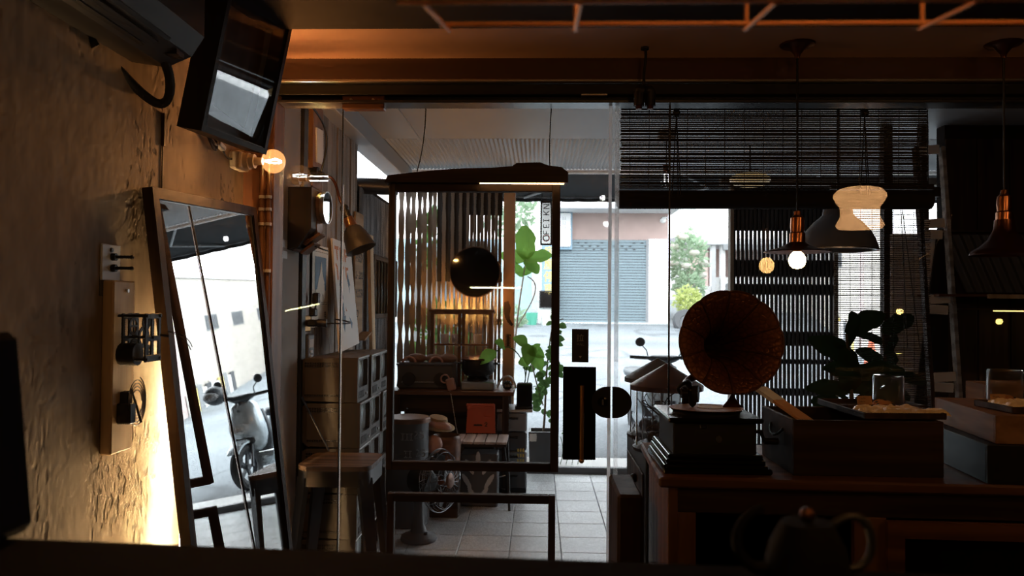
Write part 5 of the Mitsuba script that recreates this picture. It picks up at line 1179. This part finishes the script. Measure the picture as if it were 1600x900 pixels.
# signs on the pillar
ys_ = thing('parking_sign', 'blue sign with yellow characters on the white pillar across the street', 'sign')
put('board', box(-.02, .40, YB - .29, YB - .252, 1.52, 2.92, .004), 'white_paint', ys_)
put('field', box(.06, .32, YB - .294, YB - .29, 1.60, 2.86), 'sign_blue', ys_)
put('characters', cat(*[xf(cjk(c, .25, .006), at(XZ, (.10, YB - .294, 2.56 - .285 * k))) for k, c in enumerate('房屋停車')]), 'yellow', ys_)
nb = thing('dark_notice_board', 'dark glossy notice panel below the parking sign', 'notice board')
put('panel', box(.03, .46, YB - .30, YB - .252, 1.38, 1.755), 'black_gloss', nb)
for b in ring_frame(.47, .40, .02, .02): put('frame', xf(b, at(XZ, (.245, YB - .29, 1.567))), 'steel_dark', nb)
ms = thing('meter_box', 'white meter box with rows of slots beside the white pillar', 'box')
put('box', box(.47, .72, YB - .22, YB + .02, 2.78, 3.56, .01), 'white_paint', ms)
put('slots', cat(*[box(.53 + .05 * j, .555 + .05 * j, YB - .226, YB - .22, 2.84 + .11 * k, 2.92 + .11 * k) for j in range(2) for k in range(6)]), 'grey_light', ms)
put('frame', box(.44, .76, YB - .15, YB - .1, 2.72, 3.62, .004), 'sign_blue', ms)
S_ = S_new; GX_far, GX = GX, None
# hanging black sign with outlined letters, nearer
hs = thing('hanging_sign', 'narrow upright sign with outlined letters hung by the entrance', 'sign')
put('frame', cat(*[xf(q, at(XZ, (0.062, 7.100, 2.175))) for q in ring_frame(.108, .40, .014, .02)]), 'black', hs)
put('panel', xf(tm([[-.042, -.186, .002], [.042, -.186, .002], [.042, .186, .002], [-.042, .186, .002]], [[0, 1, 2], [0, 2, 3]]), at(XZ, (0.062, 7.105, 2.176))), 'sign_panel', hs)
lt_ = []
for k, ch in enumerate('OFEIKN'):
    lt_.append(xf(text(ch, .055, .002), mat((.028, -.165 + .058 * k, .0045), rz=90)))
put('letters', xf(cat(*lt_), at(XZ, (0.062, 7.105, 2.176))), 'ink_black', hs)
put('ring', xf(tube([(.03 * math.cos(t), -.135 + .03 * math.sin(t), .006) for t in np.linspace(0, 6.2832, 33)[:-1]], .0028, 6, True), at(XZ, (0.062, 7.105, 2.176))), 'red', hs)
put('hanger', cat(*[rod((0.061 + s * .04, 7.1, 2.345), (0.061 + s * .04, 7.1, 2.53), .004, 6) for s in (-1, 1)]), 'black', hs)
S_ = .085; GX = GX_far
# blue sheet wall to its left with greenery over it
bs_ = thing('blue_sheet_wall', 'pale blue corrugated metal wall across the street behind the plants', 'wall')
for k in range(11): put('sheet_panel', box(-3.9 + .34 * k, -3.57 + .34 * k, YB + .10 + .012 * (k % 2), YB + .14, .9, 2.98, .006), 'blue_sheet', bs_)
put('kerb', box(-4.0, -.03, YB - .2, YB + .1, .8, 1.16), 'white_wall', bs_)
bn_ = thing('green_bin', 'green plastic bucket by the pale blue wall', 'bucket')
put('body', lathe([(0, 0), (.11, 0), (.14, .26), (.15, .28), (.13, .28), (0, .05)], 24, mat((-.16, YB - .55, gz(YB - .55)))), 'green_bin', bn_, smooth=40)
put('handle', tube([(-.16 + .14 * math.cos(t), YB - .55, gz(YB - .55) + .27 + .10 * math.sin(t)) for t in np.linspace(0, math.pi, 12)], .007, 6), 'grey_light', bn_, smooth=60)
wb = solo('white_bucket', lathe([(0, 0), (.09, 0), (.12, .34), (.10, .34), (0, .04)], 20, mat((.16, YB - .6, gz(YB - .6)))), 'white_plastic', 'white plastic bucket beside the green one', 'bucket', smooth=40)
def foliage(name, label, c, r, n, L, mtl, seed, group=None, trunk=True, flower=0, cat_='tree'):
    t = thing(name, label, cat_, group); rr = np.random.default_rng(seed)
    c = np.asarray(c, float); r = np.asarray(r, float)
    base = leaf(1, .5, .3, 4, .15)
    V0, F0 = np.array(base.vertices), np.array(base.faces); vs, fs = [], []
    d = rr.normal(size=(n, 3)); d /= np.linalg.norm(d, axis=1, keepdims=True)
    lob = .75 + .5 * meshkit.noise(d * 2.2 + seed)
    rad = rr.uniform(.35, 1.0, n) ** .5 * lob
    P_ = c + d * rad[:, None] * r
    for k in range(n):
        x = d[k] * .6 + rr.normal(size=3) * .5 + np.array((0, -.25, .1)); x /= np.linalg.norm(x)
        y_ = np.cross(x, rr.normal(size=3)); y_ /= np.linalg.norm(y_); z_ = np.cross(x, y_)
        s = L * rr.uniform(.7, 1.3)
        vs.append((V0 * s) @ np.stack([x, y_, z_]) + P_[k]); fs.append(F0 + k * len(V0))
    put('crown', tm(np.vstack(vs), np.vstack(fs)), mtl, t, smooth=True, kind='stuff')
    if flower:
        put('blossom', cat(*[ball(c + q / np.linalg.norm(q) * r * .95, .10, 1, (1.4, 1, .8)) for q in rr.normal(size=(flower, 3)) * (1, .6, 1) - (0, .5, 0)]), 'flower', t, kind='stuff')
    if trunk:
        g = gz(c[1])
        put('trunk', cat(tube(curve([(c[0], c[1], g - .1), (c[0] + .06, c[1], g + (c[2] - g) * .5), c], 8), np.linspace(.07, .03, 8), 8), *[tube(curve([c - (0, 0, r[2] * .6), c + q * r * .3, c + q * r * .8], 6), np.linspace(.03, .01, 6), 6) for q in rr.normal(size=(5, 3)) * .6]), 'bark_pale', t, smooth=60)
    return t
foliage('tree', 'leafy green tree above the pale blue wall', (-.72, 19.9, 4.35), (.70, .7, 1.25), 900, .17, 'leaf_far', 1)
foliage('tree', 'light green flowering tree at the right of the shutter building', (3.86, 20.3, 2.62), (.44, .5, .78), 900, .13, 'leaf_far', 2, flower=14)
foliage('tree', 'lower green tree behind the yellow green bush', (3.68, 19.2, 1.86), (.36, .4, .36), 500, .11, 'leaf_far', 3)
foliage('bush', 'rounded yellow green bush among grey tyres', (3.34, 17.55, 1.56), (.30, .30, .28), 700, .085, 'leaf_lime', 4, trunk=False, cat_='bush')
foliage('bush', 'small green bush at the foot of the pale blue wall', (-.58, 17.0, 1.16), (.26, .3, .28), 350, .10, 'leaf_far', 5, trunk=False, cat_='bush')
for k, (x, z, y) in enumerate(((3.20, 1.10, 17.1), (3.62, 1.08, 16.9), (3.16, .98, 16.4), (4.05, 1.10, 17.2))):
    t_y = solo('old_tyre', xf(lathe([(.13, -.07), (.24, -.08), (.28, -.03), (.28, .03), (.24, .08), (.13, .07), (.13, -.07)], 28), mat((x, y, z), rx=70, rz=20 * k)), 'grey_dark', ('grey tyre under the bush, nearest the shutter building', 'grey tyre in the middle under the bush', 'lowest grey tyre under the bush', 'grey tyre under the bush, furthest from the shutter building')[k], 'tyre', 'old tyres under the bush', smooth=40)
# buildings at the right
ba = thing('balcony_building', 'pale apartment building with a balcony above the flowering tree', 'building')
put('wall', box(4.2, 5.4, 27, 33, 1, 9), 'white_wall', ba)
for k in range(3): put('window', box(4.4 + .33 * k, 4.62 + .33 * k, 26.95, 27.0, 4.4, 5.9), 'grey_light', ba)
put('balcony', box(4.3, 5.45, 26.0, 27.0, 3.7, 4.35, .02), 'white_paint', ba)
put('balcony_floor', box(4.3, 5.5, 26.0, 27.0, 3.52, 3.7), 'grey_mid', ba)
put('pipe', box(5.28, 5.36, 26.9, 27.0, 3.7, 9), 'grey_light', ba)
bc = thing('shop_house', 'low shop house with a canopy and pale columns beyond the tree', 'building')
put('wall', box(4.95, 9.0, 23.0, 26.0, 1.2, 3.25), 'pink_wall', bc)
put('canopy', box(4.4, 9.4, 21.4, 23.2, 3.12, 3.30, .02), 'grey_light', bc); put('canopy_edge', box(5.0, 9.4, 21.3, 21.42, 2.98, 3.14), 'grey_mid', bc)
for k, xx in enumerate((4.72, 4.98)): put('column', box(xx, xx + .12, 21.5, 21.7, 1.2, 3.12), 'white_paint' if k else 'grey_light', bc)
put('low_wall', box(4.42, 4.72, 21.6, 21.8, 1.0, 2.0), 'white_paint', bc); put('low_wall', box(4.78, 9.0, 21.72, 21.85, 1.0, 2.25), 'white_paint', bc)
put('red_post', box(4.14, 4.24, 21.0, 21.1, 1.0, 2.05), 'red', bc)
put('round_mark', cyl((5.25, 21.72, 1.95), .14, .01, 20, (0, -1, 0)), 'grey_mid', bc)
S_ = S_new; GX = None
for k, (x0, x1, z1, m) in enumerate(((-1.25, -.98, 1.9, 'grey_mid'), (-.98, -.72, 1.7, 'sign_blue'), (-.72, -.50, 2.05, 'grey_dark'))):
    solo('street_board', box(x0, x1 - .01, 7.6, 7.63, gz(7.6) - .05, z1), m, ('grey', 'blue', 'dark')[k] + ' board standing on the street behind the left folding gate', 'board')
foliage('shrub', 'green shrub on the street behind the left folding gate', (-.86, 7.25, 1.0), (.26, .2, .42), 260, .11, 'leaf', 8, trunk=False, cat_='shrub')
foliage('shrub', 'green climbing shrub high behind the left folding gate', (-.95, 7.3, 2.0), (.16, .15, .3), 90, .12, 'leaf', 9, trunk=False, cat_='shrub')
cn = thing('traffic_cone', 'orange traffic cone behind the full length blind', 'cone')
put('cone', lathe([(0, .62), (.03, .62), (.15, .03), (0, .03)], 24, mat((4.62, 11.0, gz(11.0)))), 'orange_red', cn, smooth=40)
put('foot', box(4.44, 4.80, 10.82, 11.18, gz(11.0), gz(11.0) + .03), 'black', cn); put('band', lathe([(.085, .30), (.062, .42), (.066, .42), (.09, .30), (.085, .30)], 24, mat((4.62, 11.0, gz(11.0)))), 'white_paint', cn)
lw = thing('planter_wall', 'low pale structure on the street left of the round-leaved plant', 'kerb')
put('kerb', box(-1.3, -.1, 12.6, 13.2, gz(13) - .4, gz(13) + .02), 'white_paint', lw)

# long wall seen in the leaning mirror
wa = np.array((5.81, 14.37)); dirw = np.array((.2392, .9710)); nw = np.array((dirw[1], -dirw[0]))      # along the wall; into it
def wallquad(s0, s1, z0, z1, d0=0.0, d1=.3):
    """a slab along the wall from s0 to s1; z0, z1 above the street at each end; d0..d1 behind its face"""
    v = []
    for s in (s0, s1):
        q = wa + dirw * s; g = gz(q[1])
        for d in (d0, d1):
            for z in (z0, z1): v.append((*(q + nw * d), g + z))
    return trimesh.convex.convex_hull(np.array(v))
lwall = thing('street_wall', 'long pale plastered wall with small grey vents, seen in the leaning mirror', 'wall')
put('wall', wallquad(-1.3, 34, -.4, 2.72), 'pale_wall', lwall)
put('coping', wallquad(-1.32, 34, 2.72, 2.78, -.04, .34), 'white_wall', lwall)
for k, (s0, s1, z0) in enumerate(((2.2, 3.28, 1.52), (4.8, 6.05, 1.50), (8.1, 9.6, 1.50))):
    vt = put('vent', wallquad(s0, s1, z0, z0 + .36, -.01, .02), 'grey_mid', lwall)
    for j in range(10): put('vent_slat', wallquad(s0 + (s1 - s0) * (j + .3) / 10, s0 + (s1 - s0) * (j + .6) / 10, z0 + .02, z0 + .34, -.02, -.01), 'grey_dark', vt)
put('pink_stripe', wallquad(-.6, -.15, -.2, 2.72, -.012, 0), 'pale_pink', lwall)
pkc = ('paper_white', 'yellow', 'grey_mid', 'paper_white', 'grey_dark', 'white_paint')
for k in range(11):
    solo('weathered_board', wallquad(-.3 + .36 * k, -.3 + .36 * k + .33, .0, .40 + .05 * (k % 3), -.07, -.03), pkc[k % 6], ('cream', 'yellow', 'grey', 'cream', 'dark', 'white')[k % 6] + ' weathered board, ' + ('first', 'second', 'third', 'fourth', 'fifth', 'sixth', 'seventh', 'eighth', 'ninth', 'tenth', 'eleventh')[k] + ' from the near end of the long street wall', 'board', 'coloured boards along the foot of the long wall')

# ---------------------------------------------------------------- scooters
def scooter_parts(helmet=True):
    """front towards -y, wheels on z=0, front axle at the origin's y; list of (name, parent, mesh, bsdf, smooth)"""
    o = []
    def rg(z, w, y0, y1, p=2.6, n=28):
        r = []
        for k in range(n):
            t = 2 * math.pi * k / n; c, s = math.cos(t), math.sin(t)
            r.append((w / 2 * np.sign(c) * abs(c) ** (2 / p), (y0 + y1) / 2 + (y1 - y0) / 2 * np.sign(s) * abs(s) ** (2 / p), z))
        return r
    tyre = lathe([(.16, -.035), (.205, -.055), (.24, -.045), (.255, 0), (.24, .045), (.205, .055), (.16, .035), (.16, -.035)], 36)
    rim = cat(lathe([(.15, -.03), (.165, -.035), (.165, .035), (.15, .03), (.15, -.03)], 32), cyl((0, 0, -.03), .035, .06, 16), *[xf(box(.02, .155, -.018, .018, -.012, .012), mat(rz=72 * k)) for k in range(5)])
    side = np.array([[0, 0, 1, 0], [1, 0, 0, 0], [0, 1, 0, 0], [0, 0, 0, 1.]])
    for nm, yy in (('front_wheel', 0), ('rear_wheel', 1.26)):
        o.append((nm, None, xf(tyre, at(side, (0, yy, .255))), 'rubber', 40)); o.append(('rim', nm, xf(rim, at(side, (0, yy, .255))), 'scooter_dark', 30))
    o.append(('fork', None, cat(rod((-.075, .0, .255), (-.07, .10, .60), .018), rod((.075, .0, .255), (.07, .10, .60), .018), box(-.09, .09, .06, .12, .52, .60)), 'scooter_dark', 30))
    fend = loft([[(x * w, .0 + r * math.cos(t), .255 + r * math.sin(t)) for x, r in ((-1, .262), (-1, .285), (-.5, .305), (.5, .305), (1, .285), (1, .262), (0, .272))] for t, w in [(math.radians(a), .06 + .02 * math.sin(math.radians(max(0, min(180, (a - 20) * 1.2))))) for a in np.linspace(42, 138, 16)]])
    o.append(('front_fender', None, fend, 'scooter', 50))
    shield = loft([rg(.40, .20, .12, .26), rg(.46, .32, .09, .30), rg(.56, .40, .04, .31), rg(.66, .42, .0, .30), rg(.76, .40, .0, .28), rg(.86, .36, .03, .26), rg(.93, .30, .07, .25), rg(.965, .20, .10, .22)])
    o.append(('front_shield', None, shield, 'scooter', 50))
    o.append(('inner_panel', None, loft([rg(.38, .36, .20, .36), rg(.50, .42, .22, .37), rg(.70, .40, .20, .34), rg(.85, .34, .18, .30)]), 'scooter_dark', 50))
    o.append(('grille', None, cat(box(-.12, .12, .035, .10, .50, .585, .02), *[box(.06, .15, .08 + .004 * k, .1, .40 + .02 * k, .41 + .02 * k) for k in range(5)]), 'black', False))
    hl_ = lathe([(0, .0), (.8, .0), (1.0, .3), (.8, .6), (0, .8)], 28, at(frame_to((0, -1, .12)), (0, .015, .685)) @ np.diag([.135, .058, .036, 1.0]))
    o.append(('headlight', None, hl_, 'lamp_lens', 40)); o.append(('headlight_ring', 'headlight', tube([(.10 * math.cos(t), -.020, .688 + .034 * math.sin(t)) for t in np.linspace(0, 6.2832, 25)[:-1]], .007, 6, True), 'grey_mid', 40))
    o.append(('badge', None, xf(extr(rrect(.035, .11, .017), .012), at(XZ, (0, .045, .84))), 'scooter_dark', 30))
    o.append(('handlebar_cover', None, loft([[(x, q[1] * s + .12, q[2] * s * .6 + 1.0 + dz) for q in rg(0, 0, 0, 0)] if 0 else [(x, .13 + .07 * s * math.cos(t), 1.01 + dz + .05 * s * math.sin(t)) for t in np.linspace(0, 2 * math.pi, 17)[:-1]] for x, s, dz in ((-.19, .25, .02), (-.13, .7, .012), (-.06, 1.0, .0), (.06, 1.0, 0), (.13, .7, .012), (.19, .25, .02))]), 'scooter_dark', 50))
    o.append(('neck', None, rod((0, .12, .92), (0, .13, 1.0), .05, 14), 'scooter_dark', 40))
    o.append(('grip', None, cat(rod((-.36, .19, 1.035), (-.18, .15, 1.03), .017, 10), rod((.36, .19, 1.035), (.18, .15, 1.03), .017, 10)), 'rubber', 40))
    o.append(('brake_lever', None, cat(rod((-.33, .14, 1.02), (-.18, .11, 1.015), .007, 6), rod((.33, .14, 1.02), (.18, .11, 1.015), .007, 6)), 'steel', 40))
    for s in (-1, 1):
        o.append(('rear_mirror', None, cat(rod((s * .17, .15, 1.04), (s * .20, .10, 1.11), .006, 6), rod((s * .20, .10, 1.11), (s * .25, .12, 1.17), .006, 6), ball((s * .265, .12, 1.20), .055, 2, (1.0, .35, .9))), 'scooter_dark', 40))
    o.append(('floorboard', None, loft([[(x, y, z) for x, z in ((-.17, .30), (.17, .30), (.19, .36), (-.19, .36))] for y in (.28, .48, .72)]), 'scooter', 30))
    o.append(('belly', None, loft([rg(.20, .22, .30, .95), rg(.28, .34, .26, 1.0), rg(.32, .36, .26, 1.0)]), 'scooter', 50))
    rear = loft([rg(.34, .26, .70, 1.30), rg(.45, .34, .66, 1.50), rg(.58, .36, .64, 1.62), rg(.68, .34, .64, 1.66), rg(.745, .28, .66, 1.64)])
    o.append(('rear_body', None, rear, 'scooter', 50))
    o.append(('seat', None, loft([rg(.735, .28, .62, 1.50), rg(.78, .31, .60, 1.54), rg(.82, .29, .63, 1.52), rg(.835, .2, .70, 1.44)]), 'scooter_dark', 50))
    o.append(('side_stand', None, rod((-.14, .75, .24), (-.24, .80, .0), .012, 6), 'black', 40))
    o.append(('tail_light', None, box(-.06, .06, 1.60, 1.665, .60, .65, .01), 'red', False))
    return o
def put_scooter(label, Mx, cache={}):
    t = thing('scooter', label, 'scooter')
    if not cache: cache.update({i: (nm, par, sh(m, b, sm)) for i, (nm, par, m, b, sm) in enumerate(scooter_parts())})
    for i, (nm, par, d) in cache.items(): put(nm, d, parent=f'{t}__{par}' if par else t, to=Mx)
    return t
sM = mat((1.17, 7.12, gz(7.12) - .01), rz=8, s=.85)
sc1 = put_scooter('silver grey scooter parked facing the shop, seen in the leaning mirror and behind the gramophone', sM)
hl = thing('helmet', 'grey open-face helmet hung on the scooter mirror, seen in the leaning mirror', 'helmet')
put('shell', xf(ball((.30, .10, 1.10), .125, 3, (1.0, 1.15, .9)), sM), 'scooter_dark', hl, smooth=True)
put('visor', xf(ball((.30, .045, 1.095), .11, 3, (.95, 1.0, .62)), sM), 'grey_mid', hl, smooth=True)

# ---------------------------------------------------------------- plants by the entrance
rl = thing('round_leaved_plant', 'tall thin plant with round leaves in a grey square planter', 'plant')
X0, Y0 = .045, 6.86
put('planter', loft([[(X0 + sx * w, Y0 + sy * w, z) for sx, sy in ((-1, -1), (1, -1), (1, 1), (-1, 1))] for w, z in ((.115, .06), (.125, .32), (.125, .335), (.105, .335), (.105, .30))]), 'grey_dark', rl)
put('soil', box(X0 - .107, X0 + .107, Y0 - .107, Y0 + .107, .29, .302), 'soil', rl)
put('tag', box(X0 - .115, X0 - .055, Y0 - .127, Y0 - .124, .255, .32), 'paper_white', rl)
stem = curve([(X0, Y0, .30), (X0 + .02, Y0 - .01, .62), (X0 + .03, Y0 - .02, .86), (X0 + .06, Y0, 1.14), (X0 + .09, Y0, 1.26), (X0 + .17, Y0, 1.31)], 30)
st2 = curve([(X0, Y0, .55), (X0 - .06, Y0 - .03, .75), (X0 - .10, Y0 - .05, .92)], 14)
st3 = curve([(X0 + .03, Y0, .75), (X0 + .09, Y0 - .03, .9), (X0 + .12, Y0 - .05, 1.05)], 14)
put('stem', cat(tube(stem, np.linspace(.011, .005, 30), 7), tube(st2, .006, 6), tube(st3, .006, 6)), 'stem', rl, smooth=60)
rleaf = [sh(leaf(1, .86, .1, 8, .1), 'leaf', True), sh(leaf(1, .8, .25, 8, .16), 'leaf', True)]
rr = random.Random(21); spots = []
for k in range(60):
    src, m_ = ((stem, 30), (st2, 14), (st3, 14))[0 if k < 36 else 1 if k < 48 else 2]
    q = src[int((m_ - 1) * (.12 + .88 * ((k * .37) % 1.0)))]
    a = k * 2.4; s = rr.uniform(.055, .09)
    d = np.array((math.cos(a), math.sin(a) * .55 - .25, rr.uniform(-.5, .5)))
    spots.append((q + d * .035, d, s, rr.uniform(-.9, .9)))
put_leaves(rl, spots, 'leaf', rleaf)
solo('yellow_cord_weeds', cat(*[tube(curve([(X0 + .15 + .05 * i, Y0 - .12, .06), (X0 + .17 + .05 * i, Y0 - .13, .2), (X0 + .15 + .06 * i, Y0 - .12, .3 + .05 * i)], 8), .003, 5) for i in range(4)] + [xf(leaf(.05, .03, .3, 4), mat((X0 + .16 + .05 * (i % 4), Y0 - .125, .12 + .05 * (i // 2)), rz=50 * i, ry=-30)) for i in range(10)]), 'leaf', 'wispy green weeds beside the grey square planter', 'weeds')
# bright fig leaf on a pale branch
bf = thing('bright_fig', 'young fig with large bright green leaves on a pale branch beside the tan post', 'plant')
q0 = (-0.231, 6.950, 0.497); q1 = (-0.171, 6.950, 1.465); q2 = (-0.138, 6.950, 1.694); q3 = (-0.117, 6.950, 1.837)
br_ = curve([q0, (-0.218, 6.950, 0.952), q1, q2, q3], 24)
put('branch', tube(br_, np.linspace(.012, .006, 24), 8), 'bark_pale', bf, smooth=60)
put('side_branch', tube(curve([(-0.203, 6.950, 1.180), (-0.090, 6.950, 1.409), (-0.046, 6.950, 1.638), (-0.104, 6.950, 1.683)], 16), .006, 6), 'bark_pale', bf, smooth=60)
fl2 = [sh(leaf(1, .72, .1, 9, .2, notch=1), 'leaf_bright', True)]
put_leaves(bf, [(np.array(q3), (-.05, -.25, 1), .30, .0), (np.array(q3), (.8, -.3, .15), .24, .4), (np.array(q3), (.35, -.4, -.4), .20, -.2), (np.array(q3), (-.9, .1, .2), .24, .2), (np.array(q2), (-.6, -.5, .5), .2, 0), (np.array(q2), (.5, .2, .6), .18, 0)], 'leaf_bright', fl2)
put('pot', lathe([(0, 0), (.10, 0), (.13, .24), (.11, .24), (0, .2)], 24, mat((q0[0] - .02, 6.95, .08))), 'black', bf, smooth=40)
# pots on the drawer stack
pp = thing('pothos', 'trailing plant with bright heart-shaped leaves in a black pot on the drawer stack', 'plant')
px_, py_, pz_ = -.105, 6.06, .629
put('pot', box(px_ - .06, px_ + .06, py_ - .06, py_ + .06, pz_ + .01, pz_ + .19, .008), 'black_gloss', pp); put('saucer', box(px_ - .07, px_ + .065, py_ - .08, py_ + .08, pz_, pz_ + .02, .004), 'black', pp)
put('soil', box(px_ - .052, px_ + .052, py_ - .052, py_ + .052, pz_ + .185, pz_ + .193), 'soil', pp)
stv = [curve([(px_, py_, pz_ + .19), (px_ - .02, py_, pz_ + .36), (px_ - .12, py_ - .04, pz_ + .47), (px_ - .22, py_ - .06, pz_ + .44)], 14), curve([(px_, py_, pz_ + .19), (px_ + .02, py_, pz_ + .38), (px_ + .02, py_ - .02, pz_ + .50)], 10), curve([(px_ + .02, py_, pz_ + .19), (px_ + .04, py_, pz_ + .3), (px_ + .07, py_ - .02, pz_ + .42)], 10)]
put('stem', cat(*[tube(s_, .0045, 6) for s_ in stv]), 'leaf', pp, smooth=60)
hleaf = [sh(leaf(1, .75, .3, 8, .2), 'leaf_bright', True)]
put_leaves(pp, [(stv[0][-1], (-.7, -.4, -.35), .16, .2), (stv[0][-3], (-.2, -.6, .3), .13, .5), (stv[1][-1], (.1, -.5, -.6), .17, .1), (stv[1][-1], (-.5, -.5, .3), .13, -.3), (stv[1][-2], (.6, -.4, -.2), .15, .3), (stv[2][-1], (.4, -.5, -.7), .14, .1), (stv[2][-1], (.1, -.6, .5), .12, 0), (stv[0][6], (.3, -.7, -.3), .11, .4)], 'leaf_bright', hleaf)
sd = thing('spider_plant', 'striped spider plant beside the trailing plant on the drawer stack', 'plant')
put('pot', lathe([(0, 0), (.045, 0), (.058, .11), (.05, .11), (0, .09)], 20, mat((-.10, 6.23, .629))), 'grey_mid', sd, smooth=40)
for k in range(14):
    a = k * 2.4; l = .16 + .05 * ((k * .37) % 1)
    put('blade', xf(leaf(l, .016, .8, 7, .1), mat((-.10, 6.23, .73), rz=math.degrees(a), ry=-55 + 20 * ((k * .61) % 1))), 'leaf', sd, smooth=True)

# ---------------------------------------------------------------- lamps behind the viewer, mirrored in the glass front
def vlamp(kind, label, x, y, z, r, power, col=WARM):
    p = thing(kind, label, 'lamp')
    put('globe', ball((x, y, z), r, 3), 'emit', p, smooth=True, emitter=glow(col, power, .5))
    put('stem', rod((x, y, z + r * .9), (x, y, 2.40), .006, 6), 'black', p)
    put('cap', cyl((x, y, z + r * .85), r * .5, .03, 16), 'copper_dark', p)
vlamp('counter_globe_lamp', 'small warm globe lamp behind the viewer, mirrored beside the right ladder', 3.12, -.45, 1.40, .028, 40)
vlamp('counter_globe_lamp', 'small warm globe lamp behind the viewer, mirrored before the dark right wall', 4.05, -.6, 1.32, .028, 40)
for q, zz in enumerate((2.285, 2.09)):
    p = thing('pendant_bulb', ('warm bare bulb over the viewer, upper one, mirrored beside the glass seam', 'warm bare bulb over the viewer, lower one, mirrored beside the glass seam')[q], 'pendant lamp')
    bx2 = .50 + .04 * q; by2 = .2 - .12 * q
    put('globe', ball((bx2, by2, zz), .024, 3), 'emit', p, smooth=True, emitter=glow((1.0, .46, .15), 300, 2.0))
    put('socket', cyl((bx2, by2, zz + .02), .016, .04, 16), 'copper_dark', p, smooth=40)
    put('cord', rod((bx2, by2, zz + .055), (bx2, by2, 2.40), .004, 6), 'black', p)
sb = thing('shelf_light', 'warm shelf light bar behind the viewer, mirrored beside the round mirror', 'lamp')
put('bar', box(-.66, -.17, -1.02, -1.0, 1.585, 1.600), 'emit', sb, emitter=glow(WARM_W, 40.0, .4))
put('shelf', box(-1.15, .3, -1.3, -.99, 1.60, 1.63), 'wood_dark_x', sb)
put('post', cat(box(-.9, -.87, -1.2, -1.17, 0, 1.6), box(.2, .23, -1.2, -1.17, 0, 1.6)), 'wood_dark', sb)
mk = thing('milk_glass_lamp', 'cream milk glass lamp in the room, mirrored above the dome lamp', 'lamp')
mx, my, mz = 2.03, 1.4, 2.19
put('shade', lathe([(.09, 0), (.13, -.012), (.155, -.04), (.158, -.062), (.145, -.085), (.138, -.10), (.12, -.12), (.115, -.18), (.145, -.24), (.13, -.26), (.0, -.26)], 40, mat((mx, my, mz))), 'emit', mk, smooth=35, emitter=glow((1.0, .50, .20), 6.0, 1.2))
put('stem', rod((mx, my, mz - .02), (mx, my, 2.40), .008, 8), 'brass', mk)
